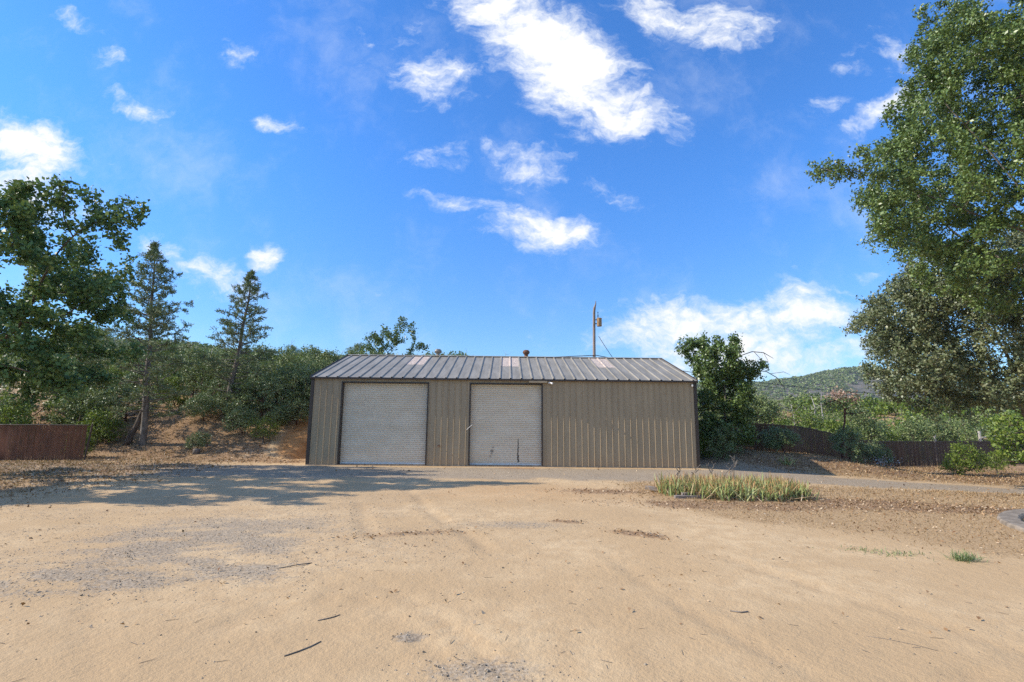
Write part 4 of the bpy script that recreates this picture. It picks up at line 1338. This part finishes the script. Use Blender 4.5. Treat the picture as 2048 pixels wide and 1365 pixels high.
# ------------------------------------------------------------------ iris bed
def blades(P, L, wid, R, lean=.45):
    """sword leaves: strips of four quads tapering to a point, with a 0-1 position along each"""
    n = len(P)
    az = R.uniform(0, 2 * np.pi, n)
    d0 = np.stack([np.cos(az), np.sin(az), np.zeros(n)], 1)
    side = np.stack([-np.sin(az), np.cos(az), np.zeros(n)], 1)
    tw = R.uniform(0, np.pi, n)
    side = side * np.cos(tw)[:, None] + d0 * np.sin(tw)[:, None]
    ln = np.abs(R.normal(size=n)) * lean
    bend = R.uniform(0.0, .5, n) * (R.uniform(size=n) < .5)
    K = 5
    f = np.linspace(0, 1, K)
    wp = np.array([.75, 1.0, .9, .62, .04])
    out = np.zeros((n, K, 2, 3)); T = np.zeros((n, K, 2))
    for k in range(K):
        c = P + d0 * (L * (ln * f[k] + bend * f[k] ** 2 * .8))[:, None]
        c = c + np.array([0, 0, 1.0]) * (L * (f[k] * (1 - .25 * ln) - bend * .45 * f[k] ** 3))[:, None]
        out[:, k, 0] = c - side * (wid * wp[k] / 2)[:, None]
        out[:, k, 1] = c + side * (wid * wp[k] / 2)[:, None]
        T[:, k] = f[k]
    V = out.reshape(-1, 3)
    base = (np.arange(n) * K * 2)[:, None, None]
    F = np.stack([np.array([2 * k, 2 * k + 1, 2 * k + 3, 2 * k + 2]) for k in range(K - 1)])[None] + base
    return V, F.reshape(-1, 4), T.ravel()


def blade_mat():
    m, N = new_mat('iris_blade')
    r = N.n('ShaderNodeNewGeometry').outputs['Random Per Island']
    t = N.n('ShaderNodeAttribute', attribute_name='along').outputs['Fac']
    g = N.n('ShaderNodeValToRGB', {0: r}); e = g.color_ramp.elements
    for i, (p, c) in enumerate(((0, (0.17, 0.225, 0.07)), (.4, (0.33, 0.39, 0.13)), (.78, (0.48, 0.53, 0.23)), (.86, (0.58, 0.47, 0.22)), (1, (0.44, 0.25, 0.10)))):
        if i > 1: e.new(p)
    for i, (p, c) in enumerate(((0, (0.17, 0.225, 0.07)), (.4, (0.33, 0.39, 0.13)), (.78, (0.48, 0.53, 0.23)), (.86, (0.58, 0.47, 0.22)), (1, (0.44, 0.25, 0.10)))):
        e[i].position = p; e[i].color = c + (1,)
    tip = N.ramp(N.math('ADD', t, N.math('MULTIPLY', N.math('FRACT', N.math('MULTIPLY', r, 37.0)), .45)), .92, 1.15)
    c = N.mix(tip, g.outputs[0], (0.52, 0.30, 0.13, 1))
    p = N.n('ShaderNodeBsdfPrincipled', {'Base Color': c, 'Roughness': .5, 'Specular IOR Level': .4})
    tr = N.n('ShaderNodeBsdfTranslucent', {'Color': c})
    N.n('ShaderNodeOutputMaterial', {'Surface': N.n('ShaderNodeMixShader', {0: .25, 1: p.outputs[0], 2: tr.outputs[0]}).outputs[0]})
    return m


M['blade'] = blade_mat()


def blade_obj(name, V, F, T, parent, mat):
    me = np_mesh(name, V, F)
    at = me.attributes.new('along', 'FLOAT', 'POINT')
    at.data.foreach_set('value', T.astype(np.float32))
    return link_mesh(name, me, mat, parent)


Ri = np.random.default_rng(61)
cx, cy, ia = 6.0, 13.95, -0.10
bed = empty('iris_bed', (cx, cy, 0))
tag(bed, 'oval bed of pale green iris with browned tips before the right end of the shed', 'flower bed')
cl = []
while len(cl) < 230:
    u, v = Ri.uniform(-1, 1, 2)
    if u * u + v * v < 1:
        x, y = u * 1.88, v * 1.1
        cl.append((cx + x * math.cos(ia) - y * math.sin(ia), cy + x * math.sin(ia) + y * math.cos(ia)))
cl = np.array(cl)
hts = np.repeat(.72 + .6 * fbm(cl[:, 0] * 1.7, cl[:, 1] * 1.7, 7), 13)
P = np.repeat(cl, 13, 0) + Ri.normal(size=(2990, 2)) * .10
P = np.concatenate([P, Hn(P[:, 0], P[:, 1])[:, None]], 1)
V, F, T = blades(P, Ri.uniform(.26, .58, len(P)) * hts, Ri.uniform(.020, .038, len(P)), Ri, .38)
blade_obj('green_blades', V - np.array([cx, cy, 0]), F, T, bed, M['blade'])
P = np.repeat(cl, 7, 0) + Ri.normal(size=(1610, 2)) * .16
P = np.concatenate([P, Hn(P[:, 0], P[:, 1])[:, None] + .01], 1)
V, F, T = blades(P, Ri.uniform(.14, .38, len(P)), Ri.uniform(.015, .03, len(P)), Ri, 1.3)
blade_obj('withered_blades', V - np.array([cx, cy, 0]), F, T, bed, M['dry_leaf'])
# dead flower stalks at the back
mb = MB()
for (x, y, hh, l) in ((5.7, 15.0, .75, .3), (6.2, 15.1, .7, .35), (6.55, 15.1, .95, .05), (5.2, 15.0, .65, .3), (6.0, 15.2, .7, -.2), (6.35, 15.0, .8, .25), (4.7, 15.0, .6, .3)):
    x -= cx; y -= cy
    mb.tube([(x, y, 0), (x + l * .3, y, hh * .6), (x + l, y, hh)], [.012, .01, .006], 5)
    for k in range(4):
        f = .6 + .1 * k
        mb.tube([(x + l * f * .9, y, hh * f), (x + l * f * .9 + random.uniform(-.12, .12), y + random.uniform(-.08, .08), hh * f + .1)], [.008, .014], 5)
mb.build('dry_stalks', M['bark_grey'], bed)
# one small tuft further back
P = np.array([[12.9, 23.9]]) + Ri.normal(size=(46, 2)) * .12
P = np.concatenate([P, Hn(P[:, 0], P[:, 1])[:, None]], 1)
V, F, T = blades(P, Ri.uniform(.3, .6, len(P)), Ri.uniform(.03, .045, len(P)), Ri, .6)
o = blade_obj('iris_tuft', V, F, T, None, M['blade'])
tag(o, 'single pale iris tuft on the dry slope in front of the dense oak', 'plant')

# weathered timbers at the left end of the bed
M['timber'] = simple('grey_timber', (0.23, 0.195, 0.165), 0.9, 0, 0.35, 8, 0.2, 0.6, (.4, 4, 4))
for (x, y, z, L, rz, ry, l) in ((4.22, 14.25, .10, 1.0, -.55, .05, 'weathered grey timber lying tilted at the left end of the iris bed'), (4.62, 13.25, .05, .85, .03, 0, 'short grey timber lying flat in front of the left end of the iris bed'), (4.75, 13.42, .10, .62, .05, -.02, 'thin grey board lying on the dirt behind the short timber')):
    mb = MB(); mb.box(-L / 2, L / 2, -.06, .06, -.05, .045)
    o = mb.build('timber', M['timber'], None)
    bv = o.modifiers.new('b', 'BEVEL'); bv.width = .008; bv.segments = 2
    o.location = (x, y, float(Hn(x, y)) + z - .02); o.rotation_euler = (0, ry, rz)
    tag(o, l, 'timber')

# curved concrete edging at the right border
mb = MB()
c0, Ro, Ri_ = (12.6, 8.6), 3.32, 2.98
n = 60
prev = None
for k in range(n + 1):
    a = math.radians(96 + 130 * k / n)
    jit = .012 * math.sin(k * 1.7)
    ring = [(c0[0] + (r + jit) * math.cos(a), c0[1] + (r + jit) * math.sin(a), z) for (r, z) in ((Ro + .02, -.1), (Ro, .05), (Ro - .03, .075), (Ri_ + .03, .075), (Ri_, .05), (Ri_ - .02, -.1))]
    if prev:
        mb.add(prev + ring, [(j, j + 1, j + 7, j + 6) for j in range(5)])
    prev = ring
tag(mb.build('concrete_edging', M['concrete'], None), 'curved pale concrete edging on the dirt at the right border', 'edging')

# ------------------------------------------------------------------ small things on the ground
def on_ground(P):
    return np.concatenate([P, Hn(P[:, 0], P[:, 1])[:, None]], 1)


def rejection(n, x0, x1, y0, y1, fn, R, persp=True):
    out = np.zeros((0, 2))
    while len(out) < n:
        k = n * 3
        y = R.uniform(y0, y1, k) if not persp else y0 * (y1 / y0) ** R.uniform(0, 1, k)
        x = R.uniform(x0, x1, k)
        keep = (R.uniform(0, 1, k) < fn(x, y)) & (np.abs(x) < 1.15 * y + 1)
        out = np.concatenate([out, np.stack([x, y], 1)[keep]])
    return out[:n]


Rg = np.random.default_rng(91)
# pebbles
P = rejection(34000, -20, 20, 3.4, 21, lambda x, y: np.clip(.012 + m_gravel(x, y) * .9, 0, 1), Rg)
P = on_ground(P)
s = Rg.uniform(.004, .014, len(P)) * np.where(Rg.uniform(size=len(P)) < .03, 1.6, 1)
octv = np.array([(1, 0, 0), (0, 1, 0), (-1, 0, 0), (0, -1, 0), (0, 0, 1), (0, 0, -1)], dtype=float)
octf = np.array([(0, 1, 4), (1, 2, 4), (2, 3, 4), (3, 0, 4), (1, 0, 5), (2, 1, 5), (3, 2, 5), (0, 3, 5)])
V = P[:, None] + octv[None] * (s[:, None, None] * Rg.uniform(.6, 1.3, (len(P), 6, 1))) * np.array([1, 1, .7])
F = (octf[None] + (np.arange(len(P)) * 6)[:, None, None]).reshape(-1, 3)
tag(link_mesh('gravel', np_mesh('gravel', V.reshape(-1, 3), F), M['pebble']), 'loose grey gravel scattered over the sandy yard', None, None, 'stuff')
# dead leaves
P = rejection(32000, -26, 26, 5.0, 33, lambda x, y: np.clip(m_litter(x, y) * .9 + .010 + .10 * m_grass(x, y) * (y < 18), 0, 1), Rg)
P = on_ground(P); P[:, 2] += Rg.uniform(.006, .03, len(P))
k_ = (.0038 * np.hypot(P[:, 0], P[:, 1])).clip(.05, .085)[:, None]
V = leaf_quads(P, k_, k_ * .6, Rg, 2.2)
tag(quads_obj('leaf_litter', V, M['dry_leaf']), 'dead brown oak leaves strewn over the ground', None, None, 'stuff')
# dry grass stubble
P = rejection(46000, -28, 30, 6.0, 40, lambda x, y: np.clip(m_grass(x, y) * .9, 0, 1), Rg)
P = on_ground(P)
L = Rg.uniform(.015, .05, len(P)) * (1 + .14 * (P[:, 1] - 8).clip(0, 14)) 
V, F, T = blades(P, L, (.0008 * np.hypot(P[:, 0], P[:, 1])).clip(.004, .03), Rg, 1.1)
blade_obj('dry_grass', V, F, T, None, M['straw'])
tag(bpy.data.objects['dry_grass'], 'short straw coloured dry grass on the banks and the right side of the yard', None, None, 'stuff')

# weeds
for (x, y, n, hh, l) in ((6.62, 7.66, 170, .15, 'brightest green weed tuft at the right of the sandy yard'), (5.9, 8.0, 120, .06, 'flat green weed patch left of the brightest weed tuft'), (5.5, 8.25, 70, .05, 'small weed patch at the left end of the row of weeds'), (7.6, 7.2, 130, .06, 'grey green weed patch right of the brightest weed tuft'), (7.1, 6.2, 90, .05, 'sparse grey weed patch low at the right border')):
    P = np.array([[x, y]]) + Rg.normal(size=(n, 2)) * np.array([.20 if hh < .1 else .09, .10 if hh < .1 else .07])
    P = on_ground(P)
    V, F, T = blades(P, Rg.uniform(.4, 1.1, n) * hh, np.full(n, .010), Rg, .9)
    o = blade_obj('weed', V - np.array([x, y, 0]), F, T, None, M['manz_leaf'])
    o.location = (x, y, 0)
    tag(o, l, 'weed', None, 'stuff' if hh < .1 else None)


def stick(pts, r, label):
    mb = MB()
    q = [(x, y, float(Hn(x, y)) + r * .9) for (x, y) in pts]
    mb.tube(q, [r, r * 1.1, r, r * .7][:len(q)], 6)
    tag(mb.build('stick', M['bark_grey'], None, True), label, 'stick')


stick([(-1.88, 4.54), (-1.80, 4.62), (-1.73, 4.72), (-1.68, 4.83)], .0055, 'longer curved dark stick lying on the sand in the foreground')
stick([(-1.89, 5.30), (-1.82, 5.34), (-1.76, 5.39), (-1.72, 5.45)], .005, 'short dark stick behind the longer curved stick')
stick([(2.32, 5.62), (2.42, 5.58), (2.50, 5.60)], .007, 'dark bark scrap lying alone on the sand right of the centre')
stick([(3.35, 5.05), (3.50, 4.98), (3.66, 4.86), (3.76, 4.74)], .0025, 'thin pale twig lying on the sand towards the lower right')
stick([(-3.05, 7.0), (-2.85, 7.1), (-2.7, 7.2)], .006, 'crooked dark twig beside the grey gravel patch')
P = []
A, B = [], []
for i in range(170):
    y = 3.6 * (14 / 3.6) ** Rg.uniform(); x = Rg.uniform(-1.05, 1.05) * y
    a = Rg.uniform(0, np.pi); L = Rg.uniform(.03, .12)
    A.append((x, y)); B.append((x + L * math.cos(a), y + L * math.sin(a)))
A = on_ground(np.array(A)); B = on_ground(np.array(B)); A[:, 2] += .004; B[:, 2] += .006
V, F = tubes_np(A, B, np.full(len(A), .002), np.full(len(A), .0015), 4)
tag(link_mesh('twig_litter', np_mesh('twig_litter', V, F), M['bark_grey']), 'tiny dark twigs littering the sandy yard', None, None, 'stuff')

# ------------------------------------------------------------------ air
hm, N = new_mat('air')
pv = N.n('ShaderNodeVolumePrincipled', {'Color': (0.80, 0.87, 1.0, 1), 'Density': 0.00013, 'Anisotropy': 0.0})
N.n('ShaderNodeOutputMaterial', {'Volume': pv.outputs[0]})
mb = MB(); mb.box(-650, 1800, -70, 1500, -70, 128)
tag(mb.build('haze', hm), 'thin pale haze in the air towards the far ridge', None, None, 'stuff')
